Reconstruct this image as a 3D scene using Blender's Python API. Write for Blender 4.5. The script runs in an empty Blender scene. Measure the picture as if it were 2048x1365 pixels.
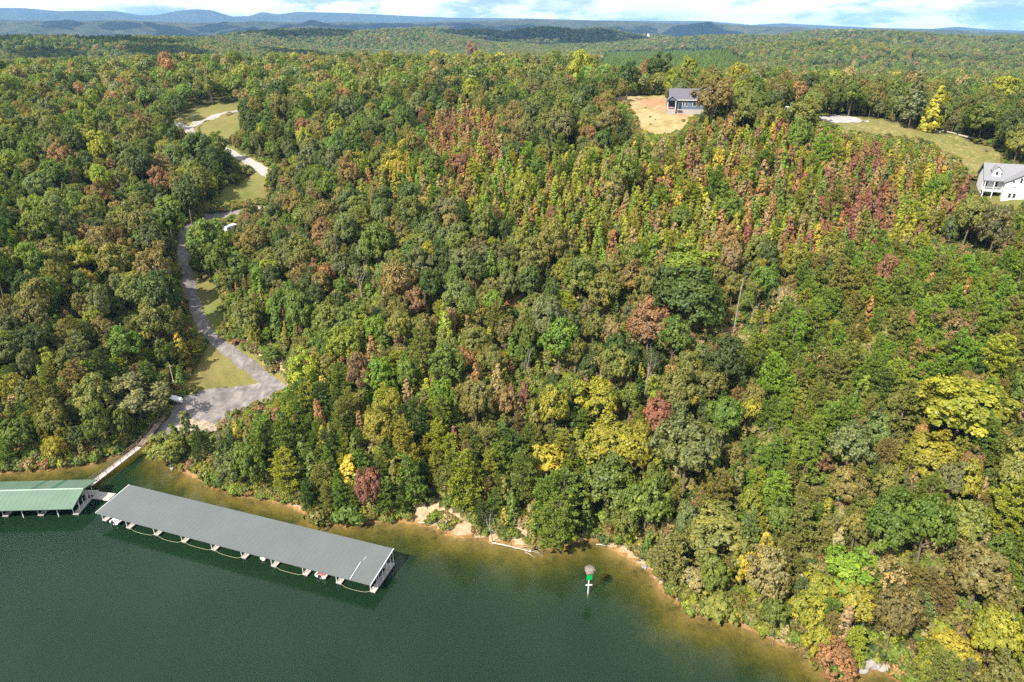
import bpy, bmesh, math, random
import numpy as np
from mathutils import Vector, Matrix

# ------------------------------------------------------------------ camera, world, sun, exposure
SC = bpy.context.scene
COL = SC.collection
CAM_H, FPX, PITCH = 90.0, 1365.0, math.radians(24.3)
SUN_EL, SUN_AZ_FROM = math.radians(46), math.radians(222)   # azimuth measured clockwise from +Y, where the sun stands

cam_data = bpy.data.cameras.new('camera')
cam_data.sensor_width = 36.0
cam_data.lens = 36.0 * FPX / 2048.0
cam_data.clip_start = 1.0
cam_data.clip_end = 80000.0
cam = bpy.data.objects.new('camera', cam_data)
cam.location = (0, 0, CAM_H)
cam.rotation_euler = (math.pi / 2 - PITCH, 0, 0)
COL.objects.link(cam)
SC.camera = cam

SKY_STRENGTH = 0.116
world = bpy.data.worlds.new('World')
SC.world = world
world.use_nodes = True
wt = world.node_tree
wt.nodes.clear()
w_out = wt.nodes.new('ShaderNodeOutputWorld')
w_bg = wt.nodes.new('ShaderNodeBackground')
w_bg.inputs['Strength'].default_value = SKY_STRENGTH
w_sky = wt.nodes.new('ShaderNodeTexSky')
w_sky.sky_type = 'NISHITA'
w_sky.sun_disc = False
w_sky.sun_elevation = SUN_EL
w_sky.sun_rotation = SUN_AZ_FROM
w_sky.altitude = 200
w_tc = wt.nodes.new('ShaderNodeTexCoord')
w_sep = wt.nodes.new('ShaderNodeSeparateXYZ')
wt.links.new(w_tc.outputs['Generated'], w_sep.inputs[0])
def wmath(op, a, b=None):
    n = wt.nodes.new('ShaderNodeMath'); n.operation = op
    for i, v in enumerate((a, b)):
        if v is None: continue
        if isinstance(v, (int, float)): n.inputs[i].default_value = v
        else: wt.links.new(v, n.inputs[i])
    return n.outputs[0]
# banks of cumulus: noise over the direction, flattened so that the puffs are wider than tall
w_cmb = wt.nodes.new('ShaderNodeMapping'); w_cmb.inputs['Scale'].default_value = (6.5, 6.5, 21.0)
wt.links.new(w_tc.outputs['Generated'], w_cmb.inputs[0])
def wnoise(scale, detail, rough, off=0.0, sx=1.0, sy=1.0):
    m = wt.nodes.new('ShaderNodeMapping'); m.inputs['Location'].default_value = (off, off * 0.7, off * 0.3)
    m.inputs['Scale'].default_value = (sx, sy, 1)
    wt.links.new(w_cmb.outputs[0], m.inputs[0])
    n = wt.nodes.new('ShaderNodeTexNoise'); n.inputs['Scale'].default_value = scale
    n.inputs['Detail'].default_value = detail; n.inputs['Roughness'].default_value = rough
    wt.links.new(m.outputs[0], n.inputs['Vector'])
    return n.outputs[0]
def wramp(fac, stops):
    r = wt.nodes.new('ShaderNodeValToRGB')
    el = r.color_ramp.elements
    while len(el) < len(stops): el.new(0.5)
    for e, (p, c) in zip(el, stops):
        e.position = p; e.color = (*c, 1)
    wt.links.new(fac, r.inputs[0])
    return r.outputs[0]
w_n1 = wnoise(0.9, 7, 0.60, 3.1)
w_cover = wramp(w_n1, [(0.34, (0, 0, 0)), (0.46, (1, 1, 1))])
w_n2 = wnoise(1.7, 9, 0.60, 11.7, 0.9, 0.9)
CL = 0.74
w_cloud = wramp(w_n2, [(0.38, (3.0 * CL, 3.9 * CL, 5.2 * CL)), (0.46, (4.4 * CL, 5.2 * CL, 6.2 * CL)), (0.505, (7.0 * CL, 7.3 * CL, 7.7 * CL)), (0.57, (9.8 * CL, 9.7 * CL, 9.5 * CL))])
w_mix = wt.nodes.new('ShaderNodeMix'); w_mix.data_type = 'RGBA'
wt.links.new(w_cover, w_mix.inputs[0])
wt.links.new(w_sky.outputs[0], w_mix.inputs[6]); wt.links.new(w_cloud, w_mix.inputs[7])
wt.links.new(w_mix.outputs[2], w_bg.inputs['Color'])
wt.links.new(w_bg.outputs[0], w_out.inputs['Surface'])

sun_data = bpy.data.lights.new('sun', 'SUN')
sun_data.energy = 4.8
sun_data.angle = math.radians(0.53)
sun_data.color = (1.0, 0.94, 0.83)
sun = bpy.data.objects.new('sun', sun_data)
COL.objects.link(sun)
_sd = Vector((math.sin(SUN_AZ_FROM) * math.cos(SUN_EL), math.cos(SUN_AZ_FROM) * math.cos(SUN_EL), math.sin(SUN_EL)))
sun.rotation_euler = _sd.to_track_quat('Z', 'Y').to_euler()
sun.location = _sd * 400

SC.view_settings.view_transform = 'Standard'
SC.view_settings.look = 'None'
SC.view_settings.gamma = 1.0
SC.view_settings.use_curve_mapping = False
SC.view_settings.exposure = 1.18
cy = SC.cycles
cy.max_bounces = 6; cy.diffuse_bounces = 4; cy.glossy_bounces = 2; cy.transmission_bounces = 4
cy.volume_bounces = 0; cy.transparent_max_bounces = 8
cy.caustics_reflective = False; cy.caustics_refractive = False
cy.use_denoising = False
cy.denoiser = 'OPENIMAGEDENOISE'
cy.denoising_input_passes = 'RGB_ALBEDO_NORMAL'
cy.denoising_prefilter = 'ACCURATE'

# ------------------------------------------------------------------ helpers: camera maths (used to survey the place from the photograph)
SP, CP = math.sin(PITCH), math.cos(PITCH)
FWD, UPV, RGT = np.array([0, CP, -SP]), np.array([0, SP, CP]), np.array([1.0, 0, 0])
CAMP = np.array([0, 0, CAM_H])
def ray(px, py):
    return FWD + RGT * ((px - 1024.0) / FPX) + UPV * ((682.5 - py) / FPX)
def at_z(px, py, z=0.0):
    d = ray(px, py); t = (z - CAM_H) / d[2]
    return CAMP + d * t
def at_depth(px, py, depth):
    return CAMP + ray(px, py) * depth
def project(P):
    rel = np.asarray(P, float) - CAMP
    dep = rel @ FWD
    return 1024 + FPX * (rel @ RGT) / dep, 682.5 - FPX * (rel @ UPV) / dep, dep

def fbm(x, y, scale, seed, octaves=3, per=6):
    r = np.random.default_rng(seed); out = 0.0; amp = 1.0; tot = 0
    f = 2 * math.pi / scale
    for _ in range(octaves):
        s = 0.0
        for _ in range(per):
            a = r.uniform(0, 2 * math.pi); k = f * r.uniform(0.6, 1.5)
            s = s + np.sin(x * (math.cos(a) * k) + y * (math.sin(a) * k) + r.uniform(0, 6.28))
        out = out + amp * s / math.sqrt(per); tot += amp
        amp *= 0.5; f *= 2.1
    return out / tot

def smooth(a, b, x):
    t = np.clip((x - a) / (b - a), 0, 1)
    return t * t * (3 - 2 * t)

# ------------------------------------------------------------------ terrain
SHORE_PX = [(0, 946), (60, 943), (110, 939), (160, 932), (205, 922), (245, 908), (272, 893), (296, 884), (312, 892), (325, 915), (345, 934), (375, 948),
            (410, 966), (450, 985), (500, 996), (545, 1002), (575, 1012), (605, 1026), (640, 1046), (680, 1052), (720, 1048), (770, 1044),
            (825, 1046), (865, 1058), (900, 1072), (940, 1076), (985, 1086), (1030, 1092), (1080, 1100), (1115, 1098), (1150, 1084), (1190, 1080),
            (1222, 1098), (1262, 1122), (1293, 1138), (1312, 1166), (1340, 1196), (1372, 1226), (1425, 1240), (1480, 1248), (1520, 1268),
            (1560, 1288), (1600, 1300), (1622, 1325), (1655, 1348), (1710, 1346), (1740, 1336), (1775, 1348), (1810, 1372), (1850, 1420), (1890, 1490)]
SHORE = np.array([at_z(x, y)[:2] for x, y in SHORE_PX])
LAKE = np.vstack([[(-900, 320), (-500, 235), (-300, 175), (-200, 146), (-150, 134)], SHORE,
                  [(52, 38), (62, 15), (75, -40), (120, -200), (260, -600), (-900, -600)]])
def inside(poly, x, y):
    x = np.asarray(x, float); y = np.asarray(y, float)
    c = np.zeros(x.shape, bool)
    n = len(poly)
    for i in range(n):
        x1, y1 = poly[i][0], poly[i][1]; x2, y2 = poly[(i + 1) % n][0], poly[(i + 1) % n][1]
        if y1 == y2: continue
        c ^= ((y1 > y) != (y2 > y)) & (x < (x2 - x1) * (y - y1) / (y2 - y1) + x1)
    return c
def dist_line(pts, x, y, closed=False):
    d2 = np.full(np.shape(x), 1e18)
    n = len(pts)
    for i in range(n if closed else n - 1):
        ax, ay = pts[i][0], pts[i][1]; bx, by = pts[(i + 1) % n][0], pts[(i + 1) % n][1]
        dx, dy = bx - ax, by - ay
        t = np.clip(((x - ax) * dx + (y - ay) * dy) / (dx * dx + dy * dy + 1e-9), 0, 1)
        d2 = np.minimum(d2, (x - ax - t * dx) ** 2 + (y - ay - t * dy) ** 2)
    return np.sqrt(d2)

# surveyed ground heights: (pixel x, pixel y, metres above the lake)
ROAD_PX = [(572, 783, 3.2), (556, 776, 3.6), (500, 734, 5), (455, 702, 6.6), (420, 672, 8.4), (396, 630, 11), (383, 585, 14), (372, 540, 18), (366, 505, 21),
           (370, 478, 23), (385, 455, 25), (420, 432, 27.5)]
ROAD2_PX = [(420, 432, 27.5), (478, 425, 28.4), (540, 414, 29.2), (584, 394, 30.4), (572, 366, 33), (528, 344, 35.6), (495, 324, 38), (465, 308, 40), (425, 290, 42.4), (390, 272, 45.2), (378, 258, 47.3), (400, 244, 49.2),
            (430, 233, 50.8), (468, 222, 52.3), (540, 208, 54)]
ROAD3_PX = [(378, 258, 47.3), (352, 250, 48.4), (310, 244, 49.4), (240, 238, 50.5)]
CONTROL = [
    (-250, 850, 8), (-250, 600, 26), (-250, 400, 38), (-300, 250, 53),
    (40, 880, 5), (100, 800, 10.5), (100, 700, 16), (100, 600, 22.5), (100, 500, 28.5), (50, 400, 36), (50, 300, 47), (60, 210, 56),
    (250, 820, 5), (280, 700, 11), (280, 600, 17), (280, 500, 25), (280, 400, 33), (250, 300, 44),
    (430, 830, 2.0), (380, 870, .9), (420, 790, 3.0), (560, 850, 5), (470, 900, 4), (560, 940, 4.5), (650, 700, 13), (600, 600, 19.5), (560, 500, 25), (650, 420, 33), (620, 330, 41), (600, 250, 51), (700, 190, 58),
    (700, 900, 8), (700, 980, 4), (800, 800, 14), (800, 700, 20), (900, 620, 26), (900, 550, 30), (800, 450, 34), (1000, 400, 42), (850, 300, 46), (1000, 300, 50), (950, 220, 57), (1100, 200, 57),
    (900, 960, 6), (1000, 1000, 5), (1150, 1000, 4.5), (1100, 850, 13), (1100, 700, 22), (1200, 560, 31), (1250, 430, 42), (1250, 320, 51),
    (1260, 1010, 5), (1300, 850, 14), (1350, 700, 23), (1400, 560, 32), (1365, 232, 60), (1300, 255, 57), (1260, 205, 60.5), (1430, 260, 58), (1500, 330, 50), (1500, 480, 36),
    (1500, 650, 25), (1500, 800, 18), (1500, 1000, 9.5), (1500, 1150, 4), (1650, 1220, 4), (1580, 215, 58.5), (1640, 240, 57.5), (1735, 242, 56.5), (1850, 272, 53), (1950, 300, 50), (1930, 335, 47.5),
    (2010, 408, 42), (2060, 400, 43), (1800, 400, 42.5), (1850, 490, 36), (1960, 490, 36), (1750, 600, 30), (1750, 800, 20.5), (1750, 1000, 13), (1780, 1180, 6.5), (1900, 1300, 4),
    (2000, 600, 34), (2000, 800, 25), (2000, 1000, 17), (2000, 1200, 9), (2048, 1340, 4.5), (2300, 1100, 14), (2300, 800, 28), (2300, 500, 42), (2400, 350, 48), (2250, 1340, 7),
]
_cp = [(p[0], p[1], p[2]) for p in CONTROL + ROAD_PX + ROAD2_PX + ROAD3_PX[1:]]
_CW = np.array([at_z(a, b, z) for a, b, z in _cp])
_keep = []
for i in range(len(_CW)):
    if all(np.hypot(*(_CW[i, :2] - _CW[j, :2])) > 3.0 for j in _keep): _keep.append(i)
_CW = _CW[_keep]
_ex = [(-520, 400, 58), (-330, 430, 62), (-200, 475, 63), (-80, 480, 63.5), (60, 470, 63), (-560, 640, 42), (-380, 700, 40), (-150, 740, 40), (50, 740, 40), (250, 620, 40), (520, 560, 44), (600, 250, 48), (-560, 300, 54), (330, 430, 50)]
_CW = np.vstack([_CW, _ex])
def _tps(r2): return 0.5 * r2 * np.log(r2 + 1e-9)
_S = 100.0
_cx, _cyy = _CW[:, 0] / _S, _CW[:, 1] / _S
_K = _tps((_cx[:, None] - _cx) ** 2 + (_cyy[:, None] - _cyy) ** 2) + np.eye(len(_CW)) * 0.004
_Pm = np.c_[np.ones(len(_CW)), _cx, _cyy]
_A = np.block([[_K, _Pm], [_Pm.T, np.zeros((3, 3))]])
_W = np.linalg.solve(_A, np.r_[_CW[:, 2], 0, 0, 0])
def rbf(x, y):
    x = x / _S; y = y / _S
    out = _W[-3] + _W[-2] * x + _W[-1] * y
    for i in range(len(_CW)):
        out = out + _W[i] * _tps((x - _cx[i]) ** 2 + (y - _cyy[i]) ** 2)
    return out
# far hills: (pixel x, distance, height above the plain, half width across, half depth)
HILLS = [(60, 1500, 44, 420, 200), (300, 1700, 42, 260, 180), (-200, 1600, 44, 300, 240), (420, 2300, 40, 300, 200), (620, 2600, 60, 420, 220), (780, 2500, 56, 300, 220),
         (860, 2900, 66, 330, 240), (960, 3100, 64, 260, 240), (1090, 3000, 72, 300, 200), (1190, 3050, 68, 240, 200), (1290, 3500, 46, 240, 200), (1480, 2500, 44, 420, 220), (1640, 1500, 34, 300, 160),
         (1560, 1350, 20, 180, 130), (1800, 2300, 46, 190, 180), (1700, 2900, 58, 420, 220), (1950, 2600, 38, 420, 240), (2120, 1900, 26, 300, 240), (330, 880, 14, 300, 130), (120, 900, 14, 240, 130), (720, 860, 14, 300, 110), (960, 830, 12, 200, 100),
         (200, 3500, 34, 900, 260), (1400, 4200, 26, 1500, 260)]
_HW = []
for hx, hr, hh, hw, hd in HILLS:
    a = math.atan((hx - 1024.0) / FPX / (CP + 0.45 * SP)); _HW.append((hr * math.sin(a), hr * math.cos(a), hh, hw, hd, a))
PLAT_X = np.array([-600, 0, 120, 250, 330, 420, 520, 600, 700, 800, 900, 980, 1060, 1150, 1250, 1330, 1420, 1500, 1600, 1700, 1800, 1880, 1960, 2048, 2500], float)
PLAT_Y = np.array([42, 41, 43, 42, 44, 46, 43, 46, 45, 47, 45, 42, 39, 42, 44, 47, 46, 52, 57, 61, 60, 60, 64, 66, 66], float)
MTN_X = np.array([-600, 0, 60, 130, 180, 240, 290, 320, 360, 400, 430, 470, 505, 530, 560, 600, 680, 780, 900, 1000, 1200, 1400, 1500, 1560, 1640, 1700, 1760, 1860, 1910, 1980, 2060, 2500], float)
MTN_Y = np.array([30, 26, 26, 32, 31, 32, 40, 39, 31, 27, 29, 42, 41, 33, 38, 32, 34, 38, 44, 46, 50, 50, 56, 52, 55, 57, 60, 62, 57, 62, 64, 64], float)
def elev(px, py):
    dx, dy, dz = (px - 1024.0) / FPX, CP + SP * (682.5 - py) / FPX, -SP + CP * (682.5 - py) / FPX
    return dz / np.hypot(dx, dy)
def far_ground(x, y):
    r = np.hypot(x, y)
    z = 42 - 13 * smooth(650, 1300, r) + 3.5 * fbm(x, y, 600, 5) + 4.0 * fbm(x, y, 1500, 6) * smooth(600, 2500, r)
    hmax = 0
    for hx, hy, hh, hw, hd, a in _HW:
        u = (x - hx) * math.cos(a) - (y - hy) * math.sin(a); v = (x - hx) * math.sin(a) + (y - hy) * math.cos(a)
        hmax = np.maximum(hmax, hh * np.exp(-(u / hw) ** 2 - (v / hd) ** 2))
    z = z + hmax
    # plateau escarpment and blue mountains
    az = np.arctan2(x, np.maximum(y, 1.0))
    px = 1024 + FPX * np.tan(np.clip(az, -1.2, 1.2)) * (CP + 0.45 * SP)
    edge = 6500 + 500 * fbm(x, y, 3200, 21, 3)
    ang = elev(px, np.interp(px, PLAT_X, PLAT_Y))
    zt = CAM_H + ang * 7100 * 1.02 / np.maximum(np.cos(az), 0.4) ** 0.0
    rise = smooth(edge - 900, edge + 500, r)
    z = z * (1 - rise) + zt * rise + rise * (1 - rise) * 170 * fbm(x, y, 700, 22, 4) + smooth(5200, 6000, r) * (1 - rise) * 16 * fbm(x, y, 420, 23)
    z = z - smooth(7700, 9500, r) * (zt * 0.4) * (r > 7000)
    angm = elev(px, np.interp(px, MTN_X, MTN_Y))
    zm = CAM_H + angm * 14500
    rm = np.exp(-((r - 14500) / 1600.0) ** 2)
    z = np.where(r > 9500, z + np.maximum(zm - 40, 0) * rm + 60 * fbm(x, y, 1800, 9) * rm * (1 - rm) * 2, z)
    return z
def height(x, y):
    x = np.asarray(x, float); y = np.asarray(y, float)
    r = np.hypot(x, y)
    w = smooth(520, 780, r)
    near = np.clip(rbf(np.clip(x, -700, 700), np.clip(y, -100, 780)), 0.3, 72)
    z = near * (1 - w) + far_ground(x, y) * w
    d = dist_line(LAKE, x, y, True) + 0.5 * fbm(x, y, 9, 31, 2)
    lake = inside(LAKE, x, y)
    ws = smooth(1.0, 16.0, d)
    land = z * ws + (1 - ws) * (0.12 + 0.22 * np.maximum(d, 0)) + (0.35 * fbm(x, y, 7, 41, 2) + 0.5 * fbm(x, y, 22, 42, 2)) * smooth(2, 14, d) * (1 - 0.6 * w)
    bed = -0.05 - np.maximum(d, 0) * 0.15 - 0.006 * np.maximum(d, 0) ** 2 + 0.05 * fbm(x, y, 6, 43, 2) * smooth(1, 4, d)
    return np.where(lake, np.maximum(bed, -7.0), np.maximum(land, 0.05))
def h1(x, y): return float(height(np.array([x]), np.array([y]))[0])
_TS = np.concatenate([np.arange(60, 500, 1.0), np.geomspace(500, 16000, 800)])
def ground_at(px, py):
    d = ray(px, py); n = d / 1.0
    P = CAMP[None] + n[None] * _TS[:, None]
    hh = height(P[:, 0], P[:, 1])
    k = np.argmax(P[:, 2] < hh)
    if P[k, 2] >= hh[k]: k = len(_TS) - 1
    a, b = _TS[max(k - 1, 0)], _TS[k]
    for _ in range(14):
        m = (a + b) / 2; q = CAMP + n * m
        if q[2] < h1(q[0], q[1]): b = m
        else: a = m
    q = CAMP + n * b
    return np.array([q[0], q[1], h1(q[0], q[1])])
def gpoly(pts): return np.array([ground_at(*p) for p in pts])

# ------------------------------------------------------------------ helpers: objects, materials, meshes
def tag(o, label=None, cat=None, group=None, kind=None):
    if label: o['label'] = label
    if cat: o['category'] = cat
    if group: o['group'] = group
    if kind: o['kind'] = kind
    return o
def empty(name, loc, rz=0.0, label=None, cat=None, group=None):
    o = bpy.data.objects.new(name, None); COL.objects.link(o)
    o.location = loc; o.rotation_euler = (0, 0, rz); o.empty_display_size = 0.3
    return tag(o, label, cat, group)
def add(name, me, parent=None, loc=None, rot=None):
    o = bpy.data.objects.new(name, me); COL.objects.link(o)
    if parent is not None: o.parent = parent
    if loc is not None: o.location = loc
    if rot is not None: o.rotation_euler = rot
    return o
def raw_mesh(name, verts, faces_flat, sizes, mat=None, attrs=None, smooth_shade=False):
    me = bpy.data.meshes.new(name)
    verts = np.asarray(verts, np.float32).reshape(-1, 3)
    faces_flat = np.asarray(faces_flat, np.int32); sizes = np.asarray(sizes, np.int32)
    me.vertices.add(len(verts)); me.vertices.foreach_set('co', verts.ravel())
    me.loops.add(len(faces_flat)); me.loops.foreach_set('vertex_index', faces_flat)
    me.polygons.add(len(sizes))
    me.polygons.foreach_set('loop_start', np.concatenate([[0], np.cumsum(sizes)[:-1]]).astype(np.int32))
    if attrs:
        for k, v in attrs.items():
            v = np.asarray(v, np.float32)
            if v.ndim == 1:
                a = me.attributes.new(k, 'FLOAT', 'POINT'); a.data.foreach_set('value', v)
            else:
                a = me.attributes.new(k, 'FLOAT_COLOR', 'POINT'); a.data.foreach_set('color', v.ravel())
    me.update(calc_edges=True)
    if smooth_shade: me.polygons.foreach_set('use_smooth', np.ones(len(sizes), bool))
    if mat: me.materials.append(mat)
    return me
def quads_mesh(name, Q, mat, attrs=None):
    n = len(Q)
    return raw_mesh(name, Q.reshape(-1, 3), np.arange(n * 4), np.full(n, 4), mat, attrs)
class MB:
    """collects boxes, tubes and polygons into one mesh"""
    def __init__(s): s.v = []; s.f = []
    def poly(s, pts):
        b = len(s.v); s.v += [tuple(map(float, p)) for p in pts]; s.f.append(tuple(range(b, b + len(pts)))); return s
    def box(s, c, d, rz=0.0, taper=1.0):
        x, y, z = d[0] / 2, d[1] / 2, d[2] / 2; b = len(s.v); cr, sr = math.cos(rz), math.sin(rz)
        for zz, k in ((-z, 1.0), (z, taper)):
            for xx, yy in ((-x, -y), (x, -y), (x, y), (-x, y)):
                xx, yy = xx * k, yy * k
                s.v.append((c[0] + xx * cr - yy * sr, c[1] + xx * sr + yy * cr, c[2] + zz))
        for q in ((3, 2, 1, 0), (4, 5, 6, 7), (0, 1, 5, 4), (1, 2, 6, 5), (2, 3, 7, 6), (3, 0, 4, 7)): s.f.append(tuple(b + i for i in q))
        return s
    def hexa(s, p):   # eight points: bottom ring, top ring
        b = len(s.v); s.v += [tuple(map(float, q)) for q in p]
        for q in ((3, 2, 1, 0), (4, 5, 6, 7), (0, 1, 5, 4), (1, 2, 6, 5), (2, 3, 7, 6), (3, 0, 4, 7)): s.f.append(tuple(b + i for i in q))
        return s
    def tube(s, pts, rad, n=6, caps=True):
        pts = [Vector(p) for p in pts]
        if not hasattr(rad, '__len__'): rad = [rad] * len(pts)
        b0 = len(s.v)
        for i, p in enumerate(pts):
            t = (pts[min(i + 1, len(pts) - 1)] - pts[max(i - 1, 0)]).normalized()
            u = t.cross(Vector((0, 0, 1)) if abs(t.z) < 0.9 else Vector((1, 0, 0))).normalized(); w = t.cross(u)
            for k in range(n):
                a = 2 * math.pi * k / n
                s.v.append(tuple(p + (u * math.cos(a) + w * math.sin(a)) * rad[i]))
        for i in range(len(pts) - 1):
            for k in range(n):
                a, b = b0 + i * n + k, b0 + i * n + (k + 1) % n
                s.f.append((a, a + n, b + n, b))
        if caps:
            s.f.append(tuple(b0 + k for k in range(n))); e = b0 + (len(pts) - 1) * n
            s.f.append(tuple(e + k for k in reversed(range(n))))
        return s
    def mesh(s, name, mat, smooth_shade=False):
        me = bpy.data.meshes.new(name); me.from_pydata(s.v, [], s.f); me.update()
        if mat: me.materials.append(mat)
        if smooth_shade: me.polygons.foreach_set('use_smooth', np.ones(len(s.f), bool))
        return me
    def obj(s, name, mat, parent=None, loc=None, rot=None, smooth_shade=False):
        return add(name, s.mesh(name, mat, smooth_shade), parent, loc, rot)

def new_mat(name):
    m = bpy.data.materials.new(name); m.use_nodes = True; m.node_tree.nodes.clear()
    return m, m.node_tree
class NT:
    def __init__(s, nt): s.nt = nt
    def n(s, t, **kw):
        k = s.nt.nodes.new(t)
        for a, b in kw.items(): setattr(k, a, b)
        return k
    def link(s, a, b): s.nt.links.new(a, b)
    def noise(s, scale, detail=4, rough=0.55, vec=None, mapscale=None):
        k = s.n('ShaderNodeTexNoise'); k.inputs['Scale'].default_value = scale; k.inputs['Detail'].default_value = detail; k.inputs['Roughness'].default_value = rough
        if vec is not None:
            if mapscale:
                m = s.n('ShaderNodeMapping'); m.inputs['Scale'].default_value = mapscale; s.link(vec, m.inputs[0]); vec = m.outputs[0]
            s.link(vec, k.inputs['Vector'])
        return k.outputs[0]
    def pos(s): return s.n('ShaderNodeNewGeometry').outputs['Position']
    def objc(s): return s.n('ShaderNodeTexCoord').outputs['Object']
    def ramp(s, fac, stops):
        r = s.n('ShaderNodeValToRGB'); el = r.color_ramp.elements
        while len(el) < len(stops): el.new(0.5)
        for e, (p, c) in zip(el, stops): e.position = p; e.color = (*c, 1) if len(c) == 3 else c
        s.link(fac, r.inputs[0]); return r.outputs[0]
    def mix(s, fac, a, b, mode='MIX'):
        k = s.n('ShaderNodeMix', data_type='RGBA', blend_type=mode)
        for i, v in ((0, fac), (6, a), (7, b)):
            if isinstance(v, (int, float)): k.inputs[i].default_value = v
            elif isinstance(v, tuple): k.inputs[i].default_value = (*v, 1)
            else: s.link(v, k.inputs[i])
        return k.outputs[2]
    def math(s, op, a, b=None, clamp=False):
        k = s.n('ShaderNodeMath', operation=op, use_clamp=clamp)
        for i, v in enumerate((a, b)):
            if v is None: continue
            if isinstance(v, (int, float)): k.inputs[i].default_value = v
            else: s.link(v, k.inputs[i])
        return k.outputs[0]
    def bump(s, h, strength=0.3, dist=0.05):
        k = s.n('ShaderNodeBump'); k.inputs['Strength'].default_value = strength; k.inputs['Distance'].default_value = dist
        s.link(h, k.inputs['Height']); return k.outputs[0]
    def principled(s, color, rough=0.8, metal=0.0, spec=0.3, normal=None):
        p = s.n('ShaderNodeBsdfPrincipled')
        for nm, v in (('Base Color', color), ('Roughness', rough), ('Metallic', metal), ('Specular IOR Level', spec)):
            if isinstance(v, (int, float)): p.inputs[nm].default_value = v
            elif isinstance(v, tuple): p.inputs[nm].default_value = (*v, 1)
            else: s.link(v, p.inputs[nm])
        if normal is not None: s.link(normal, p.inputs['Normal'])
        return p.outputs[0]
    def out(s, surf, vol=None):
        o = s.n('ShaderNodeOutputMaterial')
        if surf is not None: s.link(surf, o.inputs['Surface'])
        if vol is not None: s.link(vol, o.inputs['Volume'])

def worn(name, col, rough=0.7, metal=0.0, var=0.25, scale=1.5, bump=0.0, spec=0.3):
    """a plain material with blotchy wear"""
    m, nt = new_mat(name); t = NT(nt); p = t.pos()
    n1 = t.noise(scale, 5, 0.6, p); n2 = t.noise(scale * 7, 3, 0.6, p)
    f = t.math('ADD', t.math('MULTIPLY', n1, 0.7), t.math('MULTIPLY', n2, 0.3))
    lo = tuple(c * (1 - var) for c in col); hi = tuple(min(c * (1 + var), 0.95) for c in col)
    c = t.ramp(f, [(0.3, lo), (0.7, hi)])
    nrm = t.bump(n2, 0.4, bump) if bump else None
    t.out(t.principled(c, rough, metal, spec, nrm)); return m

# ------------------------------------------------------------------ materials
def leaf_material(name, transl=0.33, gloss=0.05):
    m, nt = new_mat(name); t = NT(nt)
    a = t.n('ShaderNodeAttribute', attribute_type='INSTANCER', attribute_name='tint')
    v = t.n('ShaderNodeAttribute', attribute_type='GEOMETRY', attribute_name='v')
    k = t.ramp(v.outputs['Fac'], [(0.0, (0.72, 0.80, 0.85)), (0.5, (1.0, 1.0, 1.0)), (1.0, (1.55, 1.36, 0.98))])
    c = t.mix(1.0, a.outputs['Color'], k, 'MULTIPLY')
    c2 = t.mix(1.0, c, (1.25, 1.35, 0.6), 'MULTIPLY')
    d = t.n('ShaderNodeBsdfDiffuse'); t.link(c, d.inputs[0])
    tr = t.n('ShaderNodeBsdfTranslucent'); t.link(c2, tr.inputs[0])
    mx = t.n('ShaderNodeMixShader'); mx.inputs[0].default_value = transl
    t.link(d.outputs[0], mx.inputs[1]); t.link(tr.outputs[0], mx.inputs[2])
    g = t.n('ShaderNodeBsdfGlossy'); g.inputs['Roughness'].default_value = 0.5; g.inputs['Color'].default_value = (0.8, 0.85, 0.9, 1)
    m2 = t.n('ShaderNodeMixShader'); m2.inputs[0].default_value = gloss
    t.link(mx.outputs[0], m2.inputs[1]); t.link(g.outputs[0], m2.inputs[2])
    t.out(m2.outputs[0]); return m
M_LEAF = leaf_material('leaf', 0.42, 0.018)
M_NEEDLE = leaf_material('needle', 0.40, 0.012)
def bark(name, col):
    m, nt = new_mat(name); t = NT(nt); p = t.objc()
    n = t.noise(6, 4, 0.6, p, (1, 1, 0.25)); n2 = t.noise(0.8, 3, 0.6, p)
    c = t.ramp(t.math('ADD', t.math('MULTIPLY', n, .6), t.math('MULTIPLY', n2, .4)), [(0.3, tuple(x * .55 for x in col)), (0.7, tuple(x * 1.25 for x in col))])
    t.out(t.principled(c, 0.9, 0, 0.1, t.bump(n, 0.5, 0.03))); return m
M_BARK = bark('bark', (0.16, 0.125, 0.095))
M_PALE_BARK = bark('pale_bark', (0.27, 0.24, 0.20))

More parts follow.
